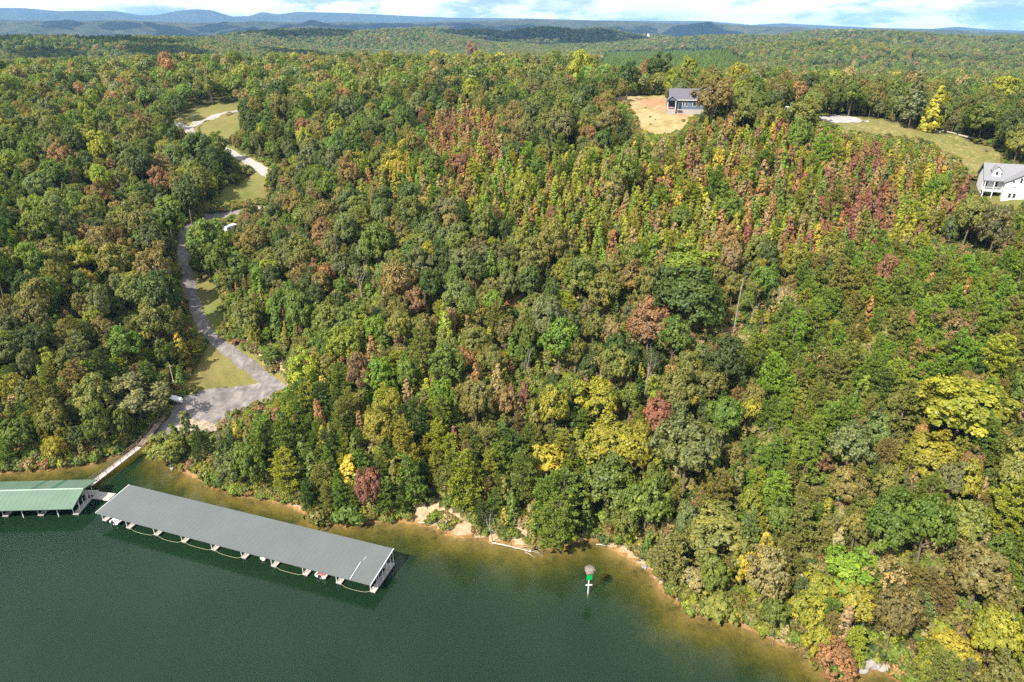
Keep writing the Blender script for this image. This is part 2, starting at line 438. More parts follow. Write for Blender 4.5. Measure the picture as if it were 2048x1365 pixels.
def ground_material():
    m, nt = new_mat('ground'); t = NT(nt); p = t.pos()
    cov = t.n('ShaderNodeAttribute', attribute_type='GEOMETRY', attribute_name='cover')
    sep = t.n('ShaderNodeSeparateColor'); t.link(cov.outputs['Color'], sep.inputs[0])
    nf = t.noise(0.35, 6, 0.65, p); nb = t.noise(2.2, 5, 0.7, p); nl = t.noise(0.05, 4, 0.6, p)
    litter = t.ramp(nf, [(0.3, (0.030, 0.034, 0.014)), (0.5, (0.065, 0.055, 0.026)), (0.72, (0.11, 0.08, 0.042))])
    g1 = t.ramp(nb, [(0.3, (0.095, 0.100, 0.030)), (0.52, (0.140, 0.132, 0.046)), (0.75, (0.195, 0.168, 0.070))])
    g2 = t.ramp(nl, [(0.35, (0.8, 0.95, 0.72)), (0.65, (1.18, 1.05, 1.05))])
    grass = t.mix(1.0, g1, g2, 'MULTIPLY')
    straw = t.ramp(nb, [(0.25, (0.18, 0.14, 0.06)), (0.5, (0.29, 0.225, 0.11)), (0.75, (0.39, 0.305, 0.165))])
    straw = t.mix(t.ramp(t.noise(0.16, 4, .6, p), [(.48, (0, 0, 0)), (.62, (1, 1, 1))]), straw, (0.22, 0.17, 0.07))
    sand = t.ramp(t.noise(1.3, 6, 0.7, p), [(0.3, (0.23, 0.14, 0.07)), (0.5, (0.34, 0.24, 0.145)), (0.75, (0.45, 0.36, 0.255))])
    clay = t.ramp(nf, [(0.3, (0.24, 0.11, 0.055)), (0.7, (0.40, 0.235, 0.14))])
    wob = t.math('MULTIPLY', t.math('SUBTRACT', t.noise(0.9, 5, 0.7, p), 0.5), 1.1)
    def w(ch):
        s = t.math('ADD', sep.outputs[ch], wob)
        return t.ramp(s, [(0.42, (0, 0, 0)), (0.58, (1, 1, 1))])
    litter = t.mix(t.ramp(t.noise(0.5, 5, .7, p), [(.42, (0, 0, 0)), (.6, (1, 1, 1))]), litter, t.ramp(nb, [(.3, (0.030, 0.042, 0.012)), (.7, (0.085, 0.09, 0.026))]))
    c = t.mix(w(0), litter, grass)
    alpha = cov.outputs['Alpha']
    c = t.mix(t.ramp(t.math('ADD', alpha, wob), [(0.42, (0, 0, 0)), (0.58, (1, 1, 1))]), c, straw)
    c = t.mix(w(1), c, sand)
    c = t.mix(w(2), c, clay)
    # beyond the built trees the woods are only a colour
    d = t.n('ShaderNodeVectorMath', operation='LENGTH'); t.link(p, d.inputs[0])
    far = t.ramp(t.math('DIVIDE', d.outputs['Value'], 8000.0), [(0.10, (0, 0, 0)), (0.42, (1, 1, 1))])
    nw = t.noise(0.012, 6, 0.7, p); nw2 = t.noise(0.0022, 4, 0.6, p)
    wood = t.ramp(nw, [(0.3, (0.020, 0.030, 0.016)), (0.5, (0.048, 0.052, 0.024)), (0.7, (0.09, 0.076, 0.036))])
    wood = t.mix(1.0, wood, t.ramp(nw2, [(0.35, (0.75, 0.8, 0.8)), (0.65, (1.15, 1.1, 1.0))]), 'MULTIPLY')
    c = t.mix(far, c, wood)
    t.out(t.principled(c, 0.95, 0, 0.08, t.bump(nb, 0.6, 0.15))); return m
M_GROUND = ground_material()
def bed_material():
    m, nt = new_mat('lake_bed'); t = NT(nt); p = t.pos()
    nf = t.noise(0.22, 6, 0.68, p); nb = t.noise(1.4, 5, 0.7, p)
    f = t.math('ADD', t.math('MULTIPLY', nf, .65), t.math('MULTIPLY', nb, .35))
    c = t.ramp(f, [(0.36, (0.060, 0.036, 0.014)), (0.48, (0.19, 0.112, 0.040)), (0.64, (0.31, 0.185, 0.075))])
    t.out(t.principled(c, 0.95, 0, 0.05)); return m
M_BED = bed_material()
def water_material():
    m, nt = new_mat('lake_water'); t = NT(nt); p = t.pos()
    n1 = t.noise(0.6, 4, 0.6, p, (1, 0.6, 1)); n2 = t.noise(4.5, 3, 0.6, p)
    n0 = t.noise(0.02, 3, 0.5, p)
    hgt = t.math('ADD', t.math('MULTIPLY', n1, 0.7), t.math('MULTIPLY', n2, 0.3))
    nrm = t.bump(t.math('MULTIPLY', hgt, t.math('ADD', n0, 0.2)), 0.42, 0.06)
    gl = t.n('ShaderNodeBsdfGlossy'); gl.inputs['Roughness'].default_value = 0.12; t.link(nrm, gl.inputs['Normal'])
    fr = t.n('ShaderNodeFresnel'); fr.inputs['IOR'].default_value = 1.33; t.link(nrm, fr.inputs['Normal'])
    tr = t.n('ShaderNodeBsdfTransparent')
    mk = t.n('ShaderNodeBsdfDiffuse'); mk.inputs[0].default_value = (0.062, 0.185, 0.075, 1)
    a = t.n('ShaderNodeMixShader'); a.inputs[0].default_value = 0.10
    t.link(t.ramp(t.noise(0.018, 4, .6, p, (1, .5, 1)), [(.36, (0.048, 0.150, 0.062)), (.62, (0.078, 0.215, 0.092))]), mk.inputs[0]); t.link(tr.outputs[0], a.inputs[1]); t.link(mk.outputs[0], a.inputs[2])
    b = t.n('ShaderNodeMixShader'); t.link(fr.outputs[0], b.inputs[0]); t.link(a.outputs[0], b.inputs[1]); t.link(gl.outputs[0], b.inputs[2])
    ab = t.n('ShaderNodeVolumeAbsorption'); ab.inputs['Color'].default_value = (0.58, 0.63, 0.10, 1); ab.inputs['Density'].default_value = 1.45
    t.out(b.outputs[0], ab.outputs[0]); return m
M_WATER = water_material()
def asphalt_material(k=1.0):
    m, nt = new_mat('asphalt'); t = NT(nt); p = t.pos()
    n1 = t.noise(0.45, 6, 0.7, p); n2 = t.noise(5, 4, 0.7, p)
    c = t.ramp(t.math('ADD', t.math('MULTIPLY', n1, .75), t.math('MULTIPLY', n2, .25)), [(0.33, (0.085, 0.077, 0.074)), (0.5, (0.15, 0.135, 0.13)), (0.68, (0.25, 0.222, 0.205))])
    trk = t.noise(0.25, 3, .6, p, (3.0, .6, 1))
    c = t.mix(t.ramp(trk, [(.5, (0, 0, 0)), (.66, (.45, .45, .45))]), c, (0.07 * k, 0.063 * k, 0.062 * k))
    c = t.mix(1.0, c, (k, k, k), 'MULTIPLY')
    t.out(t.principled(c, 0.92, 0, 0.15)); return m
M_ASPHALT = asphalt_material()
M_LOT = asphalt_material(1.15)
M_CONCRETE = worn('concrete', (0.36, 0.325, 0.30), 0.9, 0, 0.22, 0.5)
M_PALE_ROAD = worn('pale_road', (0.27, 0.245, 0.23), 0.9, 0, 0.12, 0.5)

# ------------------------------------------------------------------ ground mesh, lake bed, water
# cleared ground, surveyed from the photograph: grass / sand / clay / straw
GRASS_PX = [
    [(362, 788), (372, 764), (394, 720), (411, 692), (424, 694), (470, 740), (502, 770), (440, 778), (395, 784)],
    [(392, 556), (416, 556), (440, 575), (446, 625), (440, 690), (418, 668), (400, 632), (390, 590)],
    [(432, 412), (436, 388), (462, 366), (500, 350), (532, 354), (534, 404), (478, 410)],
    [(352, 240), (390, 214), (436, 207), (478, 206), (478, 222), (420, 232), (384, 242)],
    [(400, 258), (408, 246), (440, 234), (478, 226), (478, 262), (432, 290), (410, 278)],
    [(1630, 244), (1636, 234), (1740, 236), (1802, 246), (1905, 268), (1990, 296), (2010, 322), (2003, 350), (1935, 352), (1905, 318), (1850, 290), (1760, 276), (1690, 268)],
    [(1960, 350), (2100, 330), (2150, 410), (2000, 420), (1975, 400)],
    [(1225, 198), (1330, 190), (1335, 200), (1268, 204)],
    [(740, 128), (800, 124), (800, 133), (740, 137)],
]
STRAW_PX = [[(1222, 196), (1330, 193), (1342, 214), (1388, 226), (1384, 246), (1360, 268), (1308, 280), (1276, 262), (1262, 226)]]
CLAY_PX = [[(1268, 199), (1318, 197), (1336, 206), (1338, 222), (1380, 226), (1372, 236), (1320, 222), (1280, 208)], [(1974, 99), (1990, 98), (2028, 105), (2046, 111), (2010, 108)],
           [(1452, 652), (1470, 652), (1474, 674), (1452, 674)], [(1012, 604), (1036, 592), (1046, 604), (1020, 618)], [(1070, 566), (1088, 566), (1088, 578), (1070, 578)], [(1716, 300), (1726, 300), (1726, 306), (1716, 306)]]
SAND_PX = [[(822, 1044), (836, 1008), (868, 1006), (900, 1022), (946, 1046), (950, 1074), (900, 1068), (862, 1056)], [(1205, 1090), (1212, 1082), (1248, 1092), (1300, 1126), (1300, 1140), (1262, 1122)],
           [(345, 934), (372, 930), (400, 950), (396, 958), (370, 948)], [(452, 892), (486, 888), (514, 912), (528, 944), (500, 946), (470, 934)],
           [(505, 694), (558, 700), (590, 738), (566, 744), (524, 722)], [(470, 662), (488, 660), (500, 684), (480, 690)], [(1700, 1342), (1722, 1318), (1764, 1312), (1786, 1338), (1746, 1336)],
           [(955, 1078), (1000, 1060), (1060, 1040), (1050, 1092), (1000, 1090)], [(1590, 1060), (1612, 1060), (1616, 1090), (1596, 1090)], [(560, 1006), (600, 1004), (622, 1030), (590, 1020)], [(1585, 1150), (1610, 1150), (1620, 1200), (1595, 1200)]]
_G = [gpoly(p) for p in GRASS_PX]; _ST = [gpoly(p) for p in STRAW_PX]; _CL = [gpoly(p) for p in CLAY_PX]; _SA = [gpoly(p) for p in SAND_PX]
ROAD_W = [at_z(*p) for p in ROAD_PX]; ROAD2_W = [at_z(*p) for p in ROAD2_PX]; ROAD3_W = [at_z(*p) for p in ROAD3_PX]
def any_in(polys, x, y):
    c = np.zeros(np.shape(x), bool)
    for p in polys: c |= inside(p, x, y)
    return c
def catmull(pts, n=8):
    P = [np.array(p, float) for p in pts]; P = [2 * P[0] - P[1]] + P + [2 * P[-1] - P[-2]]; out = []
    for i in range(1, len(P) - 2):
        for k in range(n):
            t = k / n
            out.append(0.5 * (2 * P[i] + (P[i + 1] - P[i - 1]) * t + (2 * P[i - 1] - 5 * P[i] + 4 * P[i + 1] - P[i + 2]) * t * t + (3 * P[i] - P[i - 1] - 3 * P[i + 1] + P[i + 2]) * t ** 3))
    out.append(P[-2]); return np.array(out)
ROADS = [(catmull(ROAD_W), 3.7, 'lake_road', M_ASPHALT), (catmull(ROAD2_W), 4.3, 'upper_road', M_PALE_ROAD), (catmull(ROAD3_W), 5.0, 'hill_road', M_PALE_ROAD)]
LOT_PX = [(352, 802), (394, 783), (440, 777), (502, 770), (540, 760), (574, 770), (576, 786), (540, 806), (500, 822), (470, 832), (440, 852), (426, 866), (400, 872), (360, 880), (322, 884), (300, 884), (312, 862), (338, 830)]
LOT = gpoly(LOT_PX)
def road_dist(x, y):
    d = np.full(np.shape(x), 1e9)
    for c, w, *_ in ROADS: d = np.minimum(d, dist_line(c[::3], x, y) - w / 2)
    return d

def polar_sheet(name, radii, angles, fn, mat, attr_fn=None, smooth_shade=True):
    R, A = np.meshgrid(radii, angles, indexing='ij')
    x, y = R * np.sin(A), R * np.cos(A)
    z = fn(x.ravel(), y.ravel())
    V = np.c_[x.ravel(), y.ravel(), z]
    nr, na = len(radii), len(angles)
    i, j = np.meshgrid(np.arange(nr - 1), np.arange(na - 1), indexing='ij')
    a = (i * na + j).ravel()
    F = np.c_[a, a + 1, a + na + 1, a + na]
    return V, F
_ang_f = np.radians(np.linspace(-50, 50, 520))
_ang_all = np.concatenate([np.radians(np.linspace(-180, -50, 40)[:-1]), _ang_f, np.radians(np.linspace(50, 180, 40)[1:])])
_rad = np.concatenate([[0.5, 20, 40, 55], np.arange(64, 130, 1.1), np.arange(130, 330, 1.5), np.arange(330, 520, 3.0), np.geomspace(520, 5700, 90)])
V, F = polar_sheet('ground', _rad, _ang_all, height, None)
gx, gy = V[:, 0], V[:, 1]
near = np.hypot(gx, gy) < 700
cover = np.zeros((len(V), 4), np.float32)
xs, ys = gx[near], gy[near]
rd = road_dist(xs, ys)
gr = any_in(_G, xs, ys) | (rd < 1.6)
dsh = dist_line(LAKE, xs, ys, True)
sa = np.where(any_in(_SA, xs, ys), 1.0, np.where((dsh < 1.5) & (xs > -95), .5, 0.0))
cover[near, 0] = gr; cover[near, 1] = sa; cover[near, 2] = any_in(_CL, xs, ys); cover[near, 3] = np.maximum(any_in(_ST, xs, ys) * 1.0, inside(_G[5], xs, ys) * .42)
farm = np.hypot(gx, gy) >= 700
cover[farm, 2] = any_in(_CL, gx[farm], gy[farm]); cover[farm, 0] = any_in(_G, gx[farm], gy[farm])
# land above the water line and bed below it share the sheet; faces wholly in the lake become the bed
lakev = inside(LAKE, gx, gy) & (V[:, 2] < 0.0)
fbed = lakev[F].any(axis=1)
def sub_sheet(name, faces, mat, attrs=True):
    used = np.unique(faces); remap = np.full(len(V), -1); remap[used] = np.arange(len(used))
    me = raw_mesh(name, V[used], remap[faces].ravel(), np.full(len(faces), 4), mat, {'cover': cover[used]} if attrs else None, True)
    return me
lot_in = inside(LOT, xs, ys)
zz = V[near, 2]; zz[(rd < 0.4)] -= 0.10; zz[lot_in & (dsh > 1.5)] -= 0.10; V[near, 2] = zz
tag(add('ground', sub_sheet('ground', F[~fbed], M_GROUND)), kind='structure')
tag(add('lake_bed', sub_sheet('lake_bed', F[fbed], M_BED, False)), kind='structure')
V2, F2 = polar_sheet('hills', np.geomspace(5650, 9600, 60), np.radians(np.linspace(-52, 52, 420)), height, None)
tag(add('hills', raw_mesh('hills', V2, F2.ravel(), np.full(len(F2), 4), M_GROUND, {'cover': np.zeros((len(V2), 4))}, True)), kind='structure')
V3, F3 = polar_sheet('mountains', np.linspace(9550, 17500, 50), np.radians(np.linspace(-54, 54, 420)), height, None)
tag(add('mountains', raw_mesh('mountains', V3, F3.ravel(), np.full(len(F3), 4), M_GROUND, {'cover': np.zeros((len(V3), 4))}, True)), kind='structure')
# the lake: a closed body of water between its surface and below its bed
def lake_body():
    pts = [tuple(p) for p in LAKE]
    # the water reaches a little under the bank so that its edge is the bank itself
    mb = bmesh.new()
    cx, cyy = np.mean(LAKE, axis=0)
    n = len(pts); ring = []
    for i, p in enumerate(pts):
        a = np.array(pts[i - 1]); b = np.array(pts[(i + 1) % n]); d = b - a; nn = np.array([d[1], -d[0]]) / (np.hypot(*d) + 1e-9)
        q = np.array(p) + nn * 2.2
        if inside(LAKE, np.array([q[0]]), np.array([q[1]]))[0]: q = np.array(p) - nn * 2.2
        ring.append(q)
    top = [mb.verts.new((q[0], q[1], 0.0)) for q in ring]; bot = [mb.verts.new((q[0], q[1], -9.0)) for q in ring]
    f1 = mb.faces.new(top); f2 = mb.faces.new(list(reversed(bot)))
    for i in range(n): mb.faces.new((top[i], bot[i], bot[(i + 1) % n], top[(i + 1) % n]))
    bmesh.ops.triangulate(mb, faces=[f1, f2]); bmesh.ops.recalc_face_normals(mb, faces=mb.faces)
    me = bpy.data.meshes.new('lake_water'); mb.to_mesh(me); mb.free(); me.materials.append(M_WATER); return me
tag(add('lake_water', lake_body()), kind='structure')

# roads and the ramp lot
def road_sheet(name, c, w, mat, off=0.06):
    n = len(c); vs = []; fs = []
    k = 5
    r = np.random.default_rng(len(name))
    for i in range(n):
        t = c[min(i + 1, n - 1), :2] - c[max(i - 1, 0), :2]; t = t / np.hypot(*t); nn = np.array([-t[1], t[0]])
        for j in range(k):
            s = (j / (k - 1) - 0.5) * w * (1 + 0.06 * math.sin(i * 0.9 + j) * (j in (0, k - 1)))
            q = c[i, :2] + nn * s; vs.append((q[0], q[1], 0))
    vs = np.array(vs); vs[:, 2] = height(vs[:, 0], vs[:, 1]) + off
    for i in range(n - 1):
        for j in range(k - 1):
            a = i * k + j; fs.append((a, a + 1, a + k + 1, a + k))
    fs = np.array(fs)
    return tag(add(name, raw_mesh(name, vs, fs.ravel(), np.full(len(fs), 4), mat, None, True)), kind='structure')
for i, (c, w, nm, mt) in enumerate(ROADS): road_sheet(nm, c, w, mt, 0.055 + 0.006 * i)
def drape(name, poly, step, off, mat, mask=None):
    x0, y0 = poly[:, 0].min(), poly[:, 1].min(); x1, y1 = poly[:, 0].max(), poly[:, 1].max()
    nx, ny = int((x1 - x0) / step) + 2, int((y1 - y0) / step) + 2
    X, Y = np.meshgrid(x0 + np.arange(nx) * step, y0 + np.arange(ny) * step, indexing='ij')
    Z = height(X.ravel(), Y.ravel()) + off
    i, j = np.meshgrid(np.arange(nx - 1), np.arange(ny - 1), indexing='ij'); a = (i * ny + j).ravel()
    Fq = np.c_[a, a + ny, a + ny + 1, a + 1]
    cxq = (X.ravel()[Fq].mean(1), Y.ravel()[Fq].mean(1))
    ok = inside(poly, *cxq)
    if mask is not None: ok &= mask(*cxq)
    Fq = Fq[ok]; used = np.unique(Fq); rm = np.full(nx * ny, -1); rm[used] = np.arange(len(used))
    return add(name, raw_mesh(name, np.c_[X.ravel(), Y.ravel(), Z][used], rm[Fq].ravel(), np.full(len(Fq), 4), mat, None, True))
tag(drape('ramp_pavement', LOT, 0.5, 0.085, M_LOT), kind='structure')
def gravel_material():
    m, nt = new_mat('gravel'); t = NT(nt); p = t.pos()
    v = t.n('ShaderNodeTexVoronoi'); v.inputs['Scale'].default_value = 2.2; t.link(p, v.inputs['Vector'])
    c = t.ramp(v.outputs['Distance'], [(0.1, (0.46, 0.41, 0.35)), (0.6, (0.25, 0.20, 0.145))])
    c = t.mix(1.0, c, t.ramp(t.noise(0.6, 4, .6, p), [(.35, (.72, .68, .62)), (.65, (1.1, 1.08, 1.05))]), 'MULTIPLY')
    t.out(t.principled(c, 0.95, 0, 0.1)); return m
RUB_PX = [(362, 846), (382, 838), (408, 842), (440, 852), (430, 868), (404, 878), (380, 882), (345, 880), (350, 860)]
tag(drape('gravel', gpoly(RUB_PX), 0.4, 0.14, gravel_material()), kind='stuff')
DRIVE_PX = [(1630, 230), (1656, 229), (1700, 234), (1742, 240), (1738, 244), (1700, 247), (1660, 245), (1634, 242)]
tag(drape('concrete_driveway', gpoly(DRIVE_PX), 0.8, 0.14, worn('driveway', (0.29, 0.272, 0.265), .9, 0, .08, .3)), kind='structure')
SPOT_PX = [(404, 440), (412, 424), (440, 414), (486, 413), (482, 438), (440, 446)]
tag(drape('parking_pavement', gpoly(SPOT_PX), 0.6, 0.13, M_ASPHALT), kind='structure')
YARD_PX = [(1845, 487), (1900, 486), (1960, 492), (2000, 500), (1996, 505), (1900, 500), (1848, 494)]
tag(drape('gravel_track', gpoly(YARD_PX), 0.6, 0.12, M_CONCRETE), kind='structure')

# ------------------------------------------------------------------ plants: shapes shared by many
def nrm(v): return v / (np.linalg.norm(v, axis=-1, keepdims=True) + 1e-9)
def leaf_quads(r, c, n, size, aspect=0.75, fold=0.22):
    """folded leaf sprays at points c facing n"""
    k = len(c)
    n = nrm(n); t = nrm(np.cross(n, nrm(r.normal(size=(k, 3))))); b = np.cross(n, t)
    s = size * r.uniform(0.7, 1.3, k); s = s[:, None]
    a = aspect * r.uniform(0.75, 1.25, (k, 1))
    f = fold * s * n
    j = lambda: r.uniform(0.75, 1.2, (k, 1))
    return np.stack([c - t * s * j() - f, c - b * s * a * j() + f * .6, c + t * s * j() - f, c + b * s * a * j() + f * .6], axis=1)
def sphere_dirs(r, k): return nrm(r.normal(size=(k, 3)))
def tint_v(r, base, k): return np.repeat(np.clip(base + r.normal(0, 0.16, k), 0, 1), 4)

def broadleaf_parts(seed, Ht=13.0, R=4.6, zc=0.62, rzf=0.36, nclump=34, sub=9, leaves=22, size=0.26, bare=0.0):
    r = np.random.default_rng(seed); rr = random.Random(seed)
    cz = Ht * zc; rz = Ht * rzf
    tb = MB()
    lean = r.normal(0, 0.35, 2)
    fork = np.array([lean[0], lean[1], Ht * r.uniform(0.26, 0.36)])
    tb.tube([(0, 0, -0.6), (lean[0] * .4, lean[1] * .4, fork[2] * .5), tuple(fork), (lean[0] * 1.4, lean[1] * 1.4, Ht * .62), (lean[0] * 1.6, lean[1] * 1.6, Ht * .82)], [0.27, 0.22, 0.18, 0.11, 0.04], 7)
    # clump centres: spread over an uneven dome
    D = []
    while len(D) < nclump:
        d = nrm(r.normal(size=3))
        if d[2] < -0.45: continue
        if all(np.dot(d, e) < 0.90 for e in D) or r.random() < 0.06: D.append(d)
    D = np.array(D)
    lob = 1 + 0.20 * np.sin(np.arctan2(D[:, 1], D[:, 0]) * rr.choice([2, 3]) + rr.uniform(0, 6)) + r.normal(0, 0.10, nclump)
    rad = r.uniform(0.70, 0.92, nclump) * lob
    rad[r.random(nclump) < 0.16] *= 0.6
    C = D * rad[:, None] * np.array([R, R, rz]) + np.array([lean[0], lean[1], cz])
    rc = R * r.uniform(0.22, 0.40, nclump)
    Q, TV = [], []
    for i in range(nclump):
        if r.random() < bare: continue
        out = nrm(D[i] + np.array([0, 0, 0.35]))
        sd = nrm(sphere_dirs(r, sub) + out * 0.75)
        S = C[i] + sd * rc[i] * r.uniform(0.5, 1.0, (sub, 1)) * np.array([1, 1, 0.8])
        cl_v = 0.45 + r.normal(0, 0.16)
        for q in range(sub):
            rs = rc[i] * r.uniform(0.30, 0.52)
            ld = nrm(sphere_dirs(r, leaves) + sd[q] * 0.7 + np.array([0, 0, .3]))
            P = S[q] + ld * rs * r.uniform(0.35, 1.3, (leaves, 1))
            N = ld * 0.8 + out * 0.4 + r.normal(0, 0.35, (leaves, 3))
            Q.append(leaf_quads(r, P, N, size)); TV.append(tint_v(r, cl_v + r.normal(0, .10), leaves))
    # inner leaves
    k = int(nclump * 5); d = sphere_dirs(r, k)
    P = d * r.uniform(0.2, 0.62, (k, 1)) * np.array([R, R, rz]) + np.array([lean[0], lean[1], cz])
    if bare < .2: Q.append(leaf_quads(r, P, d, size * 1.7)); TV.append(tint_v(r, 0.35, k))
    for i in rr.sample(range(nclump), min(nclump, 11)):
        z0 = rr.uniform(fork[2] * .8, Ht * .6); k0 = min(1, z0 / Ht)
        s = np.array([lean[0] * (0.6 + k0), lean[1] * (0.6 + k0), z0]); e = C[i]
        m = s + (e - s) * 0.5 + np.array([0, 0, -0.3]) + r.normal(0, .2, 3)
        tb.tube([tuple(s), tuple(m), tuple(e)], [0.10, 0.065, 0.02], 5, False)
    return tb, np.concatenate(Q), np.concatenate(TV)

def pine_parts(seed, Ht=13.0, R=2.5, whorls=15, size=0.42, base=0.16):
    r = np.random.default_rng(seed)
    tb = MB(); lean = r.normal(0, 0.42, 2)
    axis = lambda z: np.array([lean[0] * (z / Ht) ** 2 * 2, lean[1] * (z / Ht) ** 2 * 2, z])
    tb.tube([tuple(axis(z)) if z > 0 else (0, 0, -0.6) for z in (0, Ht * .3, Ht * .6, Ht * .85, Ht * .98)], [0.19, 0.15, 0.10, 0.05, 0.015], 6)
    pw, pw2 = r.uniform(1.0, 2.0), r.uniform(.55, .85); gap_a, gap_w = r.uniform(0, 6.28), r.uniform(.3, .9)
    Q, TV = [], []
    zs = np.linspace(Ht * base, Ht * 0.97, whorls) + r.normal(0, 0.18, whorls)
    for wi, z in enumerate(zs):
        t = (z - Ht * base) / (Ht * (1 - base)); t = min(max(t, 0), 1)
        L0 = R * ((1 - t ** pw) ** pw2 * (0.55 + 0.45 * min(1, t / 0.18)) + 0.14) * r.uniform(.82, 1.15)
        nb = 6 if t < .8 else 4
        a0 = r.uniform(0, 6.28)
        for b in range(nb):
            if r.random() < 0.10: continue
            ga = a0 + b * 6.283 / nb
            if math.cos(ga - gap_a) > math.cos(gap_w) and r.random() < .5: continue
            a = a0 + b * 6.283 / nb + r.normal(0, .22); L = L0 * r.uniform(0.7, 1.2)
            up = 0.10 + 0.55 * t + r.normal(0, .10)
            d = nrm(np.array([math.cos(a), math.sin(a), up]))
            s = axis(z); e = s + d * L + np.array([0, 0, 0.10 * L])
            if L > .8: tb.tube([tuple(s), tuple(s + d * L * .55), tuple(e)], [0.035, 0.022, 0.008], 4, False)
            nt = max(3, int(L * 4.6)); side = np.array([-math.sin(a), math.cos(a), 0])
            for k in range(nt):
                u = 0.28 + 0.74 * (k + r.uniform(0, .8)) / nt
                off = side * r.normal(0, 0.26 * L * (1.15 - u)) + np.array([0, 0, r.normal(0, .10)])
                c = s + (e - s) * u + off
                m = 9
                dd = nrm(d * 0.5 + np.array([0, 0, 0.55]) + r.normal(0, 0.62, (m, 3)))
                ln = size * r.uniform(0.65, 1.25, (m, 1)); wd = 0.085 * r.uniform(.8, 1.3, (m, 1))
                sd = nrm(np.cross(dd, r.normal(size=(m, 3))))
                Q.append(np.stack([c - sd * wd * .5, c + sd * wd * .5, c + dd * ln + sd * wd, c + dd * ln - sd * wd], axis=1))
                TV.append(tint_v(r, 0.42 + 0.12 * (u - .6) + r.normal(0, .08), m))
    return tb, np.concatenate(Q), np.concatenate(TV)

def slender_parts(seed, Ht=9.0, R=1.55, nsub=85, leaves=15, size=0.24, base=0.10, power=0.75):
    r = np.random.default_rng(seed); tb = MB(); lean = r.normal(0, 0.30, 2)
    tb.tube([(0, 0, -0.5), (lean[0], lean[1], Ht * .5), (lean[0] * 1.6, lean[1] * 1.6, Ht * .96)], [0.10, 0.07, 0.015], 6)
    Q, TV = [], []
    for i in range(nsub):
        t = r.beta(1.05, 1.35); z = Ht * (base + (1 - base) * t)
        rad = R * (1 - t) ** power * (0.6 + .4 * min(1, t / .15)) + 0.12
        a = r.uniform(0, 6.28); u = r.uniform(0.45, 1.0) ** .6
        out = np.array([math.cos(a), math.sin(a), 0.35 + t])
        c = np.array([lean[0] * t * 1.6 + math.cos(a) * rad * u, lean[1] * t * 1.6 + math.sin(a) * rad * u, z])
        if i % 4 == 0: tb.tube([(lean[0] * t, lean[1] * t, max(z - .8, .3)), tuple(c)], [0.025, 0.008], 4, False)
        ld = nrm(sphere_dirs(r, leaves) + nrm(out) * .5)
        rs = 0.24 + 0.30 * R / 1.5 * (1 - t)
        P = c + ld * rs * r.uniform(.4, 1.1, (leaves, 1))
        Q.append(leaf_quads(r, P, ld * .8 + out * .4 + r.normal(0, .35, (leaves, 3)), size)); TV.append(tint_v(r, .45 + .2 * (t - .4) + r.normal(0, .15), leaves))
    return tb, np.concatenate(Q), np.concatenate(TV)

def shrub_parts(seed, Ht=2.2, R=1.5, nsub=30, leaves=18, size=0.20):
    r = np.random.default_rng(seed); tb = MB()
    for i in range(5):
        a = r.uniform(0, 6.28); tb.tube([(0, 0, -.3), (math.cos(a) * R * .25, math.sin(a) * R * .25, Ht * .4), (math.cos(a) * R * .6, math.sin(a) * R * .6, Ht * .75)], [.05, .03, .01], 5, False)
    Q, TV = [], []
    for i in range(nsub):
        d = nrm(r.normal(size=3)); d[2] = abs(d[2]) * .9; lob = 1 + .25 * math.sin(3 * math.atan2(d[1], d[0]) + seed)
        c = d * np.array([R * lob, R * lob, Ht * .62]) * r.uniform(.55, .95) + np.array([0, 0, Ht * .28])
        ld = nrm(sphere_dirs(r, leaves) + d * .6 + np.array([0, 0, .3]))
        P = c + ld * R * .34 * r.uniform(.4, 1.1, (leaves, 1)); P[:, 2] = np.maximum(P[:, 2], .05)
        Q.append(leaf_quads(r, P, ld + d * .4 + r.normal(0, .35, (leaves, 3)), size)); TV.append(tint_v(r, .45 + r.normal(0, .14), leaves))
    return tb, np.concatenate(Q), np.concatenate(TV)

def dead_parts(seed, Ht=9.0, forks=4):
    r = np.random.default_rng(seed); tb = MB()
    def grow(p, d, L, rad, depth):
        n = 3; pts = [p]; q = np.array(p, float)
        for _ in range(n):
            d = nrm(d + r.normal(0, .10, 3)); q = q + d * L / n; pts.append(tuple(q))
        tb.tube(pts, list(np.linspace(rad, rad * .5, n + 1)), 6 if depth == 0 else 5, False)
        if depth < forks:
            for _ in range(2 if depth else 4):
                u = r.uniform(.45, 1.0); k = int(u * n); s = np.array(pts[min(k + 1, n)])
                grow(tuple(s), nrm(d * 0.75 + r.normal(0, .55, 3) + np.array([0, 0, .25])), L * r.uniform(.45, .68), rad * .45, depth + 1)
    grow((0, 0, -.4), np.array([0, 0, 1.0]), Ht * .55, 0.15, 0)
    return tb

